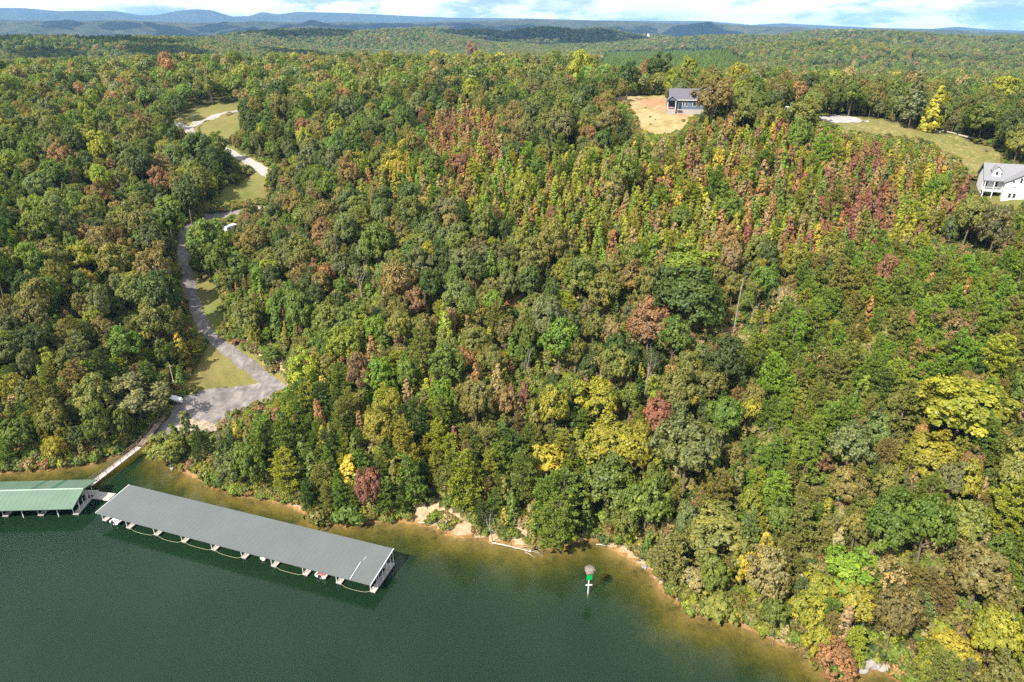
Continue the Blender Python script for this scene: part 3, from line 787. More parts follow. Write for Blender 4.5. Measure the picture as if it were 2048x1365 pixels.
def low_crown(seed, kind):
    r = np.random.default_rng(seed)
    if kind == 'broadleaf':
        k = 420; d = sphere_dirs(r, k); d[:, 2] = np.abs(d[:, 2]) - .25 * (r.random(k) < .3)
        bump = 0.82 + .16 * np.sin(5 * np.arctan2(d[:, 1], d[:, 0]) + seed) * np.cos(4 * d[:, 2] + seed) + r.normal(0, .07, k)
        P = d * bump[:, None] * np.array([4.7, 4.7, 4.8]) + np.array([0, 0, 7.9]); N = d + r.normal(0, .4, (k, 3)); Q = leaf_quads(r, P, N, .62)
    elif kind == 'pine':
        k = 300; t = r.beta(1.1, 1.5, k); a = r.uniform(0, 6.28, k); rad = (2.4 * (1 - t) ** .75 + .1) * r.uniform(.5, 1, k)
        P = np.c_[np.cos(a) * rad, np.sin(a) * rad, 2 + 11 * t]; N = np.c_[np.cos(a), np.sin(a), np.full(k, .9)] + r.normal(0, .5, (k, 3)); Q = leaf_quads(r, P, N, .46, .5)
    else:
        k = 240; t = r.beta(1.05, 1.35, k); a = r.uniform(0, 6.28, k); rad = (1.5 * (1 - t) ** .75 + .12) * r.uniform(.6, 1, k)
        P = np.c_[np.cos(a) * rad, np.sin(a) * rad, 1 + 8 * t]; N = np.c_[np.cos(a), np.sin(a), np.full(k, .7)] + r.normal(0, .5, (k, 3)); Q = leaf_quads(r, P, N, .36)
    return Q, tint_v(r, .45, k)

PROTO = {}
def make_protos(kind, build, n, crown_name, seed0, mat, **kw):
    out = []
    for i in range(n):
        k2 = {a: (b(i) if callable(b) else b) for a, b in kw.items()}
        tb, Q, TV = build(seed0 + i * 17, **k2)
        trunk = tb.mesh(kind + '_trunk', M_BARK); crown = quads_mesh(kind + '_crown', Q, mat, {'v': TV})
        ext = Q.reshape(-1, 3)
        out.append((trunk, crown, float(np.percentile(np.hypot(ext[:, 0], ext[:, 1]), 96)), float(np.percentile(ext[:, 2], 99))))
    PROTO[kind] = out
_u = lambda a, b, m: (lambda i: a + (b - a) * ((i * 0.6180339) % 1.0))
make_protos('broadleaf_tree', broadleaf_parts, 24, 'crown', 100, M_LEAF, Ht=_u(12, 14, 0), R=_u(3.7, 5.2, 0), rzf=_u(.30, .40, 0), nclump=lambda i: 30 + (i * 7) % 18, size=_u(.21, .28, 0))
make_protos('pine_tree', pine_parts, 16, 'needles', 900, M_NEEDLE, Ht=_u(11, 14, 0), R=_u(2.3, 3.5, 0), whorls=lambda i: 13 + i % 5)
make_protos('slender_tree', slender_parts, 18, 'crown', 1500, M_LEAF, Ht=_u(7.5, 9.5, 0), R=_u(1.2, 2.2, 0), power=_u(.5, 1.05, 0), base=lambda i: .06 + .05 * (i % 4))
make_protos('shrub', shrub_parts, 6, 'foliage', 2100, M_LEAF)
PROTO['bare_tree'] = [(dead_parts(3000 + i, 8 + i).mesh('bare_tree_trunk', M_PALE_BARK), None, 2.0, 8.0 + i) for i in range(5)]
_thin = []
for i in range(5):
    tb, Q, TV = broadleaf_parts(4000 + i, bare=.5, nclump=30, sub=7, leaves=11, size=.24)
    _thin.append((tb.mesh('thin_tree_trunk', M_PALE_BARK), quads_mesh('thin_tree_crown', Q, M_LEAF, {'v': TV}), 4.4, 13.0))
PROTO['thin_tree'] = _thin

# ------------------------------------------------------------------ colours of leaves (true base colours)
TINT = {
    'dark green': (0.050, 0.068, 0.016), 'green': (0.080, 0.106, 0.018), 'olive': (0.112, 0.112, 0.026), 'grey-green': (0.095, 0.106, 0.037),
    'yellow-green': (0.152, 0.156, 0.020), 'golden yellow': (0.228, 0.188, 0.028), 'orange': (0.190, 0.112, 0.046), 'rust-brown': (0.155, 0.092, 0.042),
    'red': (0.150, 0.070, 0.046), 'bronze': (0.122, 0.100, 0.034), 'fresh green': (0.102, 0.140, 0.018), 'tan': (0.180, 0.146, 0.066)}
GAIN = 1.86

# what grows where, surveyed from the photograph: polygon, mix of kinds, mix of colours
def mixd(s): return [(a.strip().rsplit(' ', 1)[0], float(a.strip().rsplit(' ', 1)[1])) for a in s.split(',')]
REGIONS = [
    ([(860, 235), (930, 210), (1000, 235), (1000, 330), (900, 320), (850, 300)], 'S 8, B 2', 'orange 4, red 2, yellow-green 3, green 1.5, tan 2, rust-brown 2'),
    ([(1640, 330), (1760, 300), (1790, 400), (1770, 480), (1640, 470)], 'S 8, P 1, B 1', 'red 5, orange 3, rust-brown 3, green 2, olive 2, tan 1.5'),
    ([(1290, 270), (1560, 240), (1900, 300), (1960, 420), (1850, 470), (1700, 520), (1500, 490), (1300, 430)], 'S 7.5, P 1.4, B 1', 'yellow-green 7, green 2.4, olive 3, fresh green 3, orange 3.0, rust-brown 1.2, red 1.1, tan 3.2, golden yellow 1.4'),
    ([(700, 300), (900, 320), (1030, 310), (1300, 300), (1330, 430), (1500, 500), (1300, 540), (1080, 470), (900, 400), (720, 390)], 'S 6, B 3, P 1', 'yellow-green 7.5, fresh green 4, green 2.5, olive 2.5, orange 2.0, tan 2.8, golden yellow .6, rust-brown .5'),
    ([(420, 90), (1250, 110), (1260, 300), (1000, 330), (700, 310), (420, 300)], 'B 8.5, S .5, P 1.4', 'dark green 5, green 5, olive 5, bronze 2.4, yellow-green 1.1, grey-green 2.5, golden yellow .15, rust-brown .35'),
    ([(500, 380), (720, 360), (900, 400), (1090, 480), (1120, 600), (950, 600), (800, 640), (560, 600), (470, 500)], 'B 9, S .5, P .6', 'dark green 5, green 4, olive 5, grey-green 4, bronze 3.4, yellow-green .8, rust-brown .6'),
    ([(830, 560), (1000, 540), (1060, 600), (1050, 800), (900, 860), (760, 820), (700, 690)], 'B 4.4, S 4.4, P 1.6', 'olive 5, bronze 3, rust-brown 1.6, yellow-green 4, green 5, fresh green 3, orange 1.3, red .5, tan 1.2'),
    ([(1040, 460), (1350, 430), (1620, 510), (1580, 640), (1480, 700), (1480, 900), (1300, 820), (1080, 700)], 'B 8.5, S 1, P .8', 'dark green 4, green 4, olive 5, grey-green 4, bronze 3.5, yellow-green 1, tan .6'),
    ([(1500, 660), (1600, 560), (1850, 480), (2100, 490), (2100, 720), (1800, 760), (1640, 920), (1560, 1010), (1480, 960), (1540, 800)], 'P 8.5, B 1, S 1.0', 'green 5, olive 4, fresh green 7, yellow-green 1.6, rust-brown .5, orange .35'),
    ([(560, 790), (720, 800), (730, 1010), (600, 990), (520, 900)], 'P 6, B 2, S 2', 'green 6, olive 3, yellow-green 2, dark green 2, orange .6'),
    ([(700, 820), (1000, 850), (1180, 900), (1180, 1090), (900, 1060), (700, 1040)], 'P 3.6, B 2.6, S 3.4', 'green 5, olive 4, yellow-green 3, bronze 1.5, orange .8, red .25, dark green 2, golden yellow 1'),
    ([(1050, 700), (1300, 740), (1330, 1000), (1180, 950), (1060, 850)], 'B 7, S 2, P 1.4', 'fresh green 4, green 4, yellow-green 5, olive 3, dark green 2, orange .4'),
    ([(1300, 820), (1480, 840), (1500, 1080), (1280, 1100), (1280, 960)], 'B 7, P 2, S 1', 'grey-green 4, green 4, olive 4, dark green 2, yellow-green 1.5, red .12'),
    ([(1480, 900), (2100, 700), (2100, 1080), (1700, 1120), (1480, 1100)], 'P 4.6, B 5, S .6', 'olive 6, yellow-green 3.5, bronze 3, green 4, grey-green 3, tan 1.6'),
    ([(1280, 1080), (2100, 1050), (2100, 1420), (1500, 1400)], 'P 4, B 5.5, S .6', 'olive 6, yellow-green 3.5, bronze 3.2, green 3.2, tan 2.2, grey-green 2.4, golden yellow .8, orange .5'),
    ([(-300, 640), (340, 640), (380, 800), (250, 960), (-300, 960)], 'B 6, P 2.6, S 2', 'green 5, olive 5, yellow-green 1.8, fresh green 2, dark green 3, bronze 1.5, grey-green 2, orange .3, red .12, golden yellow .25'),
    ([(-300, 250), (470, 230), (480, 420), (370, 640), (-300, 660)], 'B 8.4, P 1, S .8', 'olive 6, green 5, dark green 4, bronze 3, yellow-green 1.1, grey-green 3, golden yellow .18, rust-brown .5, orange .2'),
    ([(470, 500), (720, 600), (800, 820), (560, 800), (440, 700)], 'B 5, S 4, P 1', 'green 4, olive 3, yellow-green 3, red .5, orange .9, rust-brown 1, fresh green 2, golden yellow .6'),
]
REGIONS = [(np.array(a, float), mixd(b), mixd(c)) for a, b, c in REGIONS]
DEFAULT_MIX = (mixd('B 7, P 2, S 1'), mixd('olive 6, green 5, dark green 3.5, bronze 3, yellow-green 1.0, grey-green 3.5, rust-brown .45, golden yellow .12, tan .5'))
KINDN = {'B': 'broadleaf_tree', 'P': 'pine_tree', 'S': 'slender_tree'}
PR = random.Random(11)
def pick(m):
    t = PR.uniform(0, sum(w for _, w in m))
    for a, w in m:
        t -= w
        if t <= 0: return a
    return m[-1][0]
def region_index(px, py):
    idx = np.full(len(px), -1)
    for i, (poly, km, cm) in enumerate(REGIONS):
        m = (idx < 0) & inside(poly, px, py); idx[m] = i
    return idx
PLANTATION = np.array([(1170, 162), (1215, 106), (1440, 97), (1500, 120), (1440, 160), (1330, 172)], float)

# ------------------------------------------------------------------ where the photograph shows something between or beyond the trees
KEEP = np.zeros((683, 1024), np.float32)            # depth of what must stay in sight, 0 where nothing
def keep(poly_px, depth):
    p = np.array(poly_px, float) / 2
    x0, x1 = int(max(p[:, 0].min(), 0)), int(min(p[:, 0].max() + 1, 1023)); y0, y1 = int(max(p[:, 1].min(), 0)), int(min(p[:, 1].max() + 1, 682))
    if x1 <= x0 or y1 <= y0: return
    X, Y = np.meshgrid(np.arange(x0, x1 + 1) + .5, np.arange(y0, y1 + 1) + .5)
    m = inside(p, X, Y)
    KEEP[y0:y1 + 1, x0:x1 + 1][m] = np.maximum(KEEP[y0:y1 + 1, x0:x1 + 1][m], depth)
for p, w in list(zip(GRASS_PX[:6], _G)) + list(zip(STRAW_PX, _ST)) + [(SAND_PX[i], _SA[i]) for i in (0, 1, 2, 6, 7)] + [(CLAY_PX[i], _CL[i]) for i in (1, 2, 3, 4)] + [(LOT_PX[:12], LOT)] + [(YARD_PX, gpoly(YARD_PX)), (DRIVE_PX, gpoly(DRIVE_PX))]:
    keep(p, max(project(q)[2] for q in w))
keep([(540, 790), (556, 764), (430, 676), (402, 618), (394, 560), (360, 560), (374, 620), (390, 670), (480, 745)], 215)
keep([(362, 556), (396, 556), (390, 500), (392, 470), (374, 470), (362, 510)], 245)
keep([(404, 434), (412, 416), (440, 408), (484, 412), (478, 432), (438, 440), (408, 444)], 275)
keep([(462, 310), (474, 306), (532, 340), (530, 354), (505, 346)], 330)
keep([(344, 240), (470, 210), (470, 234), (400, 250), (402, 272), (386, 272)], 460)
keep([(452, 462), (468, 440), (476, 446), (464, 466)], 262)
keep([(1330, 172), (1380, 172), (1400, 184), (1400, 222), (1336, 224)], 300)
keep([(1974, 405), (1974, 340), (2000, 322), (2060, 322), (2060, 412)], 222)
keep([(1568, 206), (1594, 206), (1594, 220), (1568, 220)], 320)
keep([(170, 960), (262, 888), (340, 826), (356, 838), (286, 905), (200, 975)], 190)
keep([(338, 735), (352, 735), (352, 775), (338, 775)], 178)
keep([(345, 795), (372, 795), (372, 815), (345, 815)], 180)
SNAGS = [
    ('bare_tree', (726, 605), (718, 520), 'pale twin trunks rising bare through the dark oaks', 0, .7, 'tan'),
    ('bare_tree', (1062, 772), (1050, 690), 'forked white snag in front of the brown oaks of mid slope', 1, .8, 'tan'),
    ('bare_tree', (1288, 800), (1294, 700), 'white trunk with one side limb under the tall rust crown', 2, .6, 'tan'),
    ('bare_tree', (1500, 660), (1506, 580), 'thin bare trunks in the gap beside the bare pole trunk', 3, .6, 'tan'),
    ('bare_tree', (1734, 712), (1730, 660), 'short white snag among the pines of the right slope', 4, .5, 'tan'),
    ('bare_tree', (1530, 890), (1528, 818), 'grey snag at the left edge of the right-hand pines', 0, .5, 'tan'),
    ('bare_tree', (986, 1086), (990, 1022), 'white snag standing at the water line beside the fallen trunk', 1, .9, 'tan'),
    ('bare_tree', (1545, 1290), (1538, 1256), 'small bare snag in the water at the right shore', 2, 1.0, 'tan'),
    ('thin_tree', (1840, 775), (1836, 690), 'grey-brown dead crown with spread pale branches', 0, 1.1, 'rust-brown'),
    ('thin_tree', (1905, 720), (1900, 620), 'half bare rust-tinted tree above the grey-brown dead crown', 1, 1.1, 'rust-brown'),
    ('thin_tree', (1200, 800), (1190, 720), 'half bare brown tree left of the white trunk', 2, 1.2, 'bronze'),
    ('thin_tree', (1640, 780), (1636, 690), 'half bare brown tree at the edge of the pines', 3, .9, 'rust-brown'),
    ('thin_tree', (2040, 900), (2040, 800), 'half bare tree at the frame edge beside the very broad gold-green tree', 4, .9, 'tan'),
    ('thin_tree', (1760, 1210), (1750, 1120), 'pale branches of a half fallen tree on the shore slope', 1, 1.0, 'tan')]
for k_, f_, t_, *_r in SNAGS:
    if k_ == 'bare_tree': keep([(f_[0] - 9, f_[1] - 6), (f_[0] + 9, f_[1] - 6), (t_[0] + 14, t_[1]), (t_[0] - 14, t_[1])], project(ground_at(*f_))[2])
keep([(1456, 672), (1476, 672), (1482, 560), (1462, 560)], project(ground_at(1466, 672))[2])
keep([(1200, 104), (1300, 98), (1440, 97), (1500, 122), (1440, 148), (1400, 128), (1330, 136), (1200, 128)], 2500)
keep(CLAY_PX[1], 1.0 + max(project(q)[2] for q in _CL[1]))
WATER_KEEP = [(px, py + 3) for px, py in SHORE_PX]
keep(WATER_KEEP + [(1890, 1490), (0, 1490)], 400)
HOUSE_CLEAR = [gpoly([(1325, 228), (1330, 222), (1440, 222), (1436, 240), (1350, 240)]), np.array([(140, 200), (175, 196), (180, 226), (142, 230)], float)]

def clear_ground(x, y):
    """True where no tree stands"""
    d = dist_line(LAKE, x, y, True)
    bad = inside(LAKE, x, y) | (d < 0.7)
    bad |= (road_dist(x, y) < 1.4) | inside(LOT, x, y) | any_in(_G, x, y) | any_in(_ST, x, y) | any_in(_CL, x, y) | any_in(HOUSE_CLEAR, x, y)
    bad |= any_in(_SA, x, y)
    return bad
TREES = []   # dicts: kind, proto, x, y, z, rz, sx, sz, tint name, crown ellipse in pixels, depth, feature label
def crown_px(x, y, z, R, Ht, kind):
    cz = z + Ht * (0.62 if kind in ('broadleaf_tree', 'thin_tree') else 0.5)
    px, py, dep = project((x, y, cz))
    delta = math.atan2(CAM_H - cz, math.hypot(x, y))
    half = Ht * (0.40 if kind in ('broadleaf_tree', 'thin_tree') else 0.5)
    ry = math.hypot(half * math.cos(delta), R * math.sin(delta)) * FPX / dep
    return px, py, R * FPX / dep, ry, dep
_uv = [(math.cos(a) * k, math.sin(a) * k) for k in (.35, .7, .97) for a in np.linspace(0, 6.28, 9)[:-1]]
_UX = np.array([u for u, _ in _uv]); _UY = np.array([v for _, v in _uv])
def hides(e, limit=0.07):
    px, py, rx, ry, dep = e
    X = ((px + _UX * rx) / 2).astype(int); Y = ((py + _UY * ry) / 2).astype(int)
    ok = (X >= 0) & (X < 1024) & (Y >= 0) & (Y < 683)
    if not ok.any(): return False
    return np.mean(KEEP[Y[ok], X[ok]] > dep + 0.5) * ok.mean() > limit
def plant(kind, x, y, z, Ht, R, tint, label=None, proto=None, force=False, jit=True, limit=0.02):
    pi = PR.randrange(len(PROTO[kind])) if proto is None else proto
    e = crown_px(x, y, z, R, Ht, kind)
    if not force and hides(e, limit): return None
    pr = PROTO[kind][pi]
    t = dict(kind=kind, proto=pi, x=x, y=y, z=z, rz=PR.uniform(0, 6.28), sx=R / pr[2], sz=Ht / pr[3], tint=tint, e=e, R=R, Ht=Ht, label=label)
    TREES.append(t); return t

# trees one can point to: pixel x, pixel y of the crown's middle, width and height of the crown in pixels, kind, colour, label
FEATURES = [
    (1292, 655, 100, 95, 'broadleaf_tree', 'rust-brown', 'tall rust-crowned tree in the middle of the slope, its pale trunk bare below'),
    (1372, 600, 135, 120, 'broadleaf_tree', 'dark green', 'largest dark green oak, round, beside the bare pole trunk'),
    (1362, 545, 120, 60, 'broadleaf_tree', 'fresh green', 'light green domed tree right behind the largest dark oak'),
    (1160, 154, 54, 70, 'broadleaf_tree', 'yellow-green', 'bright yellow-green tree on the ridge above the straw yard'),
    (1192, 800, 90, 80, 'broadleaf_tree', 'yellow-green', 'upper of two yellow-green domes in mid slope above the channel marker'),
    (1215, 880, 140, 110, 'broadleaf_tree', 'yellow-green', 'lower and wider of two yellow-green domes above the channel marker'),
    (1365, 900, 130, 150, 'broadleaf_tree', 'grey-green', 'big grey-green oak above the pale little beach'),
    (1215, 960, 120, 120, 'broadleaf_tree', 'green', 'full green oak just above the pine that leans over the water'),
    (1900, 830, 180, 110, 'broadleaf_tree', 'yellow-green', 'very broad gold-green tree among the pines on the right slope'),
    (1850, 900, 110, 90, 'broadleaf_tree', 'yellow-green', 'smaller gold-green tree below the very broad one'),
    (797, 668, 22, 50, 'slender_tree', 'red', 'small scarlet tree alone in mid slope left of the clay patch'),
    (1010, 812, 48, 60, 'broadleaf_tree', 'orange', 'salmon-orange tree below the white forked snag'),
    (1310, 830, 60, 90, 'broadleaf_tree', 'red', 'tall dull red tree beside the yellow-green domes'),
    (1630, 930, 48, 50, 'broadleaf_tree', 'rust-brown', 'rounded rust-coloured bush-like tree among pines on the right slope'),
    (1837, 865, 34, 46, 'broadleaf_tree', 'orange', 'small orange tree in front of the very broad gold-green tree'),
    (1690, 1120, 120, 100, 'broadleaf_tree', 'fresh green', 'bright green and yellow tree beside the white fallen branches'),
    (1700, 1200, 100, 90, 'broadleaf_tree', 'yellow-green', 'yellow-green tree just below the white fallen branches'),
    (1775, 1165, 70, 55, 'broadleaf_tree', 'rust-brown', 'low pinkish rust tree beside the white fallen branches'),
    (1668, 1305, 100, 85, 'broadleaf_tree', 'orange', 'orange tree hanging over the water at the bottom edge'),
    (1625, 1290, 60, 70, 'broadleaf_tree', 'yellow-green', 'gold-green tree at the water beside the hanging orange tree'),
    (1890, 1290, 90, 60, 'broadleaf_tree', 'golden yellow', 'bright yellow tree near the bottom corner above the grey rock'),
    (1420, 1130, 60, 110, 'broadleaf_tree', 'green', 'fresh green tree at the foot of the slope behind the pale beach'),
    (1420, 1060, 140, 120, 'broadleaf_tree', 'olive', 'wide olive tree above the pale beach'),
    (1125, 1000, 90, 90, 'pine_tree', 'green', 'upper pine of the dark pair over the water near the channel marker'),
    (1110, 1060, 90, 70, 'pine_tree', 'green', 'drooping pine leaning over the water near the channel marker'),
    (1412, 975, 26, 30, 'shrub', 'red', 'small crimson shrub between the grey-green oak and the right slope'),
    (900, 968, 30, 40, 'shrub', 'red', 'small crimson shrub above the sandy bank'),
    (1083, 995, 34, 40, 'slender_tree', 'rust-brown', 'small brown withered tree beside the dark pine pair'),
    (1095, 925, 70, 70, 'broadleaf_tree', 'golden yellow', 'orange-yellow tree in the gully above the dark pine pair'),
    (310, 905, 76, 66, 'broadleaf_tree', 'olive', 'round olive willow-like tree standing in the cove beside the gangway'),
    (570, 840, 40, 50, 'slender_tree', 'red', 'small maroon tree below the ramp lot'),
    (622, 740, 26, 44, 'slender_tree', 'red', 'small red tree beside the yellow sapling above the ramp lot'),
    (600, 765, 44, 60, 'slender_tree', 'golden yellow', 'small yellow tree above the ramp lot'),
    (285, 790, 120, 90, 'broadleaf_tree', 'grey-green', 'big rounded grey-green tree beside the ramp'),
    (420, 490, 70, 110, 'broadleaf_tree', 'green', 'single rounded green tree between the road and the white trailer'),
    (472, 352, 30, 32, 'shrub', 'green', 'small round bush on the upper lawn'),
    (760, 855, 70, 80, 'broadleaf_tree', 'yellow-green', 'bright yellow-green tree among pines above the middle of the grey boathouse'),
    (700, 950, 60, 70, 'slender_tree', 'golden yellow', 'thin yellow tree above the grey boathouse'),
    (655, 1030, 60, 40, 'shrub', 'olive', 'olive shrub drooping into the water behind the grey boathouse'),
    (700, 1020, 70, 50, 'shrub', 'green', 'green shrub at the water behind the grey boathouse'),
    (945, 108, 28, 34, 'broadleaf_tree', 'rust-brown', 'dark rust tree standing on the skyline of the ridge'),
    (1372, 152, 40, 50, 'broadleaf_tree', 'yellow-green', 'light green tree right behind the dark house'),
    (1310, 150, 50, 60, 'broadleaf_tree', 'dark green', 'dark green tree left of the light green tree behind the dark house'),
    (1287, 152, 34, 50, 'broadleaf_tree', 'rust-brown', 'brown tree behind the straw yard'),
    (1252, 165, 46, 56, 'broadleaf_tree', 'dark green', 'dark rounded tree at the back of the straw yard'),
    (1420, 208, 92, 98, 'broadleaf_tree', 'bronze', 'bronze-green tree standing against the dark house'),
    (1470, 170, 50, 60, 'broadleaf_tree', 'yellow-green', 'yellow-topped tree beyond the dark house'),
    (1600, 240, 60, 56, 'broadleaf_tree', 'olive', 'round olive tree at the end of the concrete driveway'),
    (1817, 205, 52, 96, 'slender_tree', 'grey-green', 'tall pale tree at the back edge of the mown field'),
    (1853, 220, 40, 80, 'slender_tree', 'golden yellow', 'tall golden tree at the back edge of the mown field'),
    (1998, 194, 60, 56, 'broadleaf_tree', 'yellow-green', 'yellow-green tree at the far corner of the mown field'),
    (2020, 270, 70, 80, 'broadleaf_tree', 'dark green', 'dark tree above the white farmhouse'),
    (1955, 250, 80, 60, 'broadleaf_tree', 'green', 'green tree spreading over the logs at the field edge'),
    (1630, 1170, 70, 60, 'broadleaf_tree', 'yellow-green', 'low yellow-green tree left of the bright green and yellow tree'),
    (330, 640, 74, 120, 'broadleaf_tree', 'olive', 'first big tree on the shaded left roadside, uphill from the lawn by the ramp'),
    (332, 590, 74, 120, 'broadleaf_tree', 'dark green', 'second big tree on the shaded left roadside, uphill from the lawn by the ramp'),
    (324, 535, 74, 120, 'broadleaf_tree', 'bronze', 'third big tree on the shaded left roadside, uphill from the lawn by the ramp'),
    (328, 485, 74, 120, 'broadleaf_tree', 'dark green', 'fourth big tree on the shaded left roadside, uphill from the lawn by the ramp'),
    (352, 440, 62, 100, 'broadleaf_tree', 'green', 'big green tree overhanging the road where it bends to the pipe gate'),
    (384, 400, 56, 80, 'broadleaf_tree', 'dark green', 'big dark tree right behind the pipe gate'),
    (412, 372, 50, 76, 'broadleaf_tree', 'olive', 'olive tree shading the upper lawn from the left'),
    (430, 335, 44, 60, 'broadleaf_tree', 'dark green', 'dark tree left of the sunlit stretch of upper road'),
    (408, 314, 60, 70, 'broadleaf_tree', 'dark green', 'dark tree hiding the middle of the upper road from the left'),
    (436, 300, 46, 52, 'broadleaf_tree', 'green', 'green tree standing against the hidden bend of the upper road'),
    (1430, 1190, 90, 70, 'shrub', 'olive', 'olive shrub hanging over the water below the wide olive tree'),
]
for px, py, w, h, kind, tint, lab in FEATURES:
    # the foot of the tree: below the crown by part of its height
    fp = py + h * (0.55 if kind in ('shrub', 'slender_tree') else 0.62)
    g = ground_at(px, min(fp, 1500))
    if inside(LAKE, g[:1], g[1:2])[0]:
        k = np.argmin(np.hypot(*(SHORE - g[:2]).T)); g[:2] = SHORE[k]; g[2] = 0.1
    dep = project(g)[2]
    R = w / 2 * dep / FPX; delta = math.atan2(CAM_H - g[2], math.hypot(g[0], g[1]))
    vis = h * dep / FPX
    if kind in ('broadleaf_tree',): Ht = max(2.0 * R * 0.8, min((max(vis ** 2 - (2 * R * math.sin(delta)) ** 2, (vis * .5) ** 2) ** .5) / 0.8 / max(math.cos(delta), .3), R * 3.4))
    elif kind == 'shrub': Ht = max(R * 1.1, vis * .7)
    else: Ht = max(vis * 1.05 / max(math.cos(delta), .4), R * 2.6)
    plant(kind, g[0], g[1], g[2], Ht, R, tint, lab, force=True)

# the rest of the near woods: dart throwing
cell = 5.0; gridh = {}
def gput(t): gridh.setdefault((int(t['x'] // cell), int(t['y'] // cell)), []).append(t)
for t in TREES: gput(t)
def gfree(x, y, R, f):
    ci, cj = int(x // cell), int(y // cell)
    for i in range(ci - 2, ci + 3):
        for j in range(cj - 2, cj + 3):
            for t in gridh.get((i, j), ()):
                if (t['x'] - x) ** 2 + (t['y'] - y) ** 2 < (f * (R + t['R'])) ** 2: return False
    return True
RN = np.random.default_rng(99)
def scatter_near(n, ymax=600, small=False, thick_only=False):
    az = RN.uniform(-0.95, 0.95, n); rr_ = np.sqrt(RN.uniform(42 ** 2, ymax ** 2, n))
    x, y = rr_ * np.sin(az), rr_ * np.cos(az)
    z0 = 40 * np.ones(len(x)); px, py, dep = project(np.c_[x, y, z0])
    ok = (px > -650) & (px < 2700); x, y = x[ok], y[ok]
    z = height(x, y); px, py, dep = project(np.c_[x, y, z + 6])
    ri = region_index(px, py)
    ok = (dep > 30) & (px > -500) & (px < 2550) & (py < 1750)
    if thick_only: ok &= np.isin(ri, THICK)
    x, y, z, ri = x[ok], y[ok], z[ok], ri[ok]
    ok = ~clear_ground(x, y); x, y, z, ri = x[ok], y[ok], z[ok], ri[ok]
    for a, b, c, q in zip(x, y, z, ri):
        km, cm = (REGIONS[q][1], REGIONS[q][2]) if q >= 0 else DEFAULT_MIX
        k = KINDN[pick(km)]; tn = pick(cm)
        if q in THICK and k == 'broadleaf_tree' and PR.random() < .72: k = 'slender_tree' if q in THICK_S else 'pine_tree'
        if k == 'broadleaf_tree' and tn in ('red', 'orange') and PR.random() < .7: k = 'slender_tree'
        if k == 'pine_tree' and tn in ('red', 'golden yellow', 'tan', 'orange', 'rust-brown'): k = 'slender_tree'
        if small and k == 'broadleaf_tree': k = 'slender_tree' if PR.random() < .6 else 'broadleaf_tree'
        u = PR.random()
        if k == 'broadleaf_tree': R = 2.3 + 2.5 * u ** 1.5; Ht = R * PR.uniform(2.0, 3.1) + 2.4; f = .54
        elif k == 'pine_tree': R = 1.5 + 1.9 * u ** 1.4; Ht = R * PR.uniform(2.5, 4.2) + 1.6; f = .47
        else: R = .95 + .95 * u; Ht = R * PR.uniform(4.2, 6.2); f = .60
        if small: R *= .7; Ht *= .6
        if not gfree(a, b, R, f): continue
        t = plant(k, a, b, c, Ht, R, tn)
        if t is None and not small:
            # something lower fits where a big crown would hide the view
            R = .9 + .5 * PR.random(); t = plant('slender_tree', a, b, c, R * 3.4, R, tn)
        if t: gput(t)
THICK = [i for i, r in enumerate(REGIONS) if dict(r[1]).get('B', 0) < 3.5]
THICK_S = [i for i in THICK if dict(REGIONS[i][1]).get('S', 0) > dict(REGIONS[i][1]).get('P', 0)]
scatter_near(72000, 420, False, True)
scatter_near(40000)
scatter_near(36000, 420, True)
NEAR_N = len(TREES)

# shrubs along the water and the road
SHRUBS = []
def scatter_shrub(n, along, width, cmix, lo=.7, hi=1.7):
    for _ in range(n):
        i = PR.randrange(len(along) - 1); u = PR.random(); p = along[i] + (along[i + 1] - along[i]) * u
        d = along[i + 1] - along[i]; nn = np.array([-d[1], d[0]]) / (np.hypot(*d[:2]) + 1e-9)
        s = PR.uniform(*width); q = p[:2] + nn * s
        if inside(LAKE, q[:1], q[1:2])[0]: continue
        if any_in(_SA + _G, q[:1], q[1:2])[0] and PR.random() < .94: continue
        if inside(LOT, q[:1], q[1:2])[0] or road_dist(q[:1], q[1:2])[0] < .5: continue
        R = PR.uniform(lo, hi); z = h1(*q)
        t = plant('shrub', q[0], q[1], z, R * PR.uniform(1.1, 1.7), R, pick(cmix), limit=.09)
_seg = []
for i in range(len(SHORE) - 1):
    k = max(1, int(np.hypot(*(SHORE[i + 1] - SHORE[i])) / 2)); _seg += [SHORE[i] + (SHORE[i + 1] - SHORE[i]) * j / k for j in range(k)]
_seg.append(SHORE[-1])
scatter_shrub(900, _seg, (-0.2, 4.5), mixd('green 5, olive 5, yellow-green 3, tan 1.5, fresh green 2, bronze 2, rust-brown .8, orange .5'))
for c, *_ in ROADS[:2]: scatter_shrub(150, list(c[:, :2]), (-9, 9), mixd('green 5, olive 5, yellow-green 3, tan 2, bronze 2'), .5, 1.1)

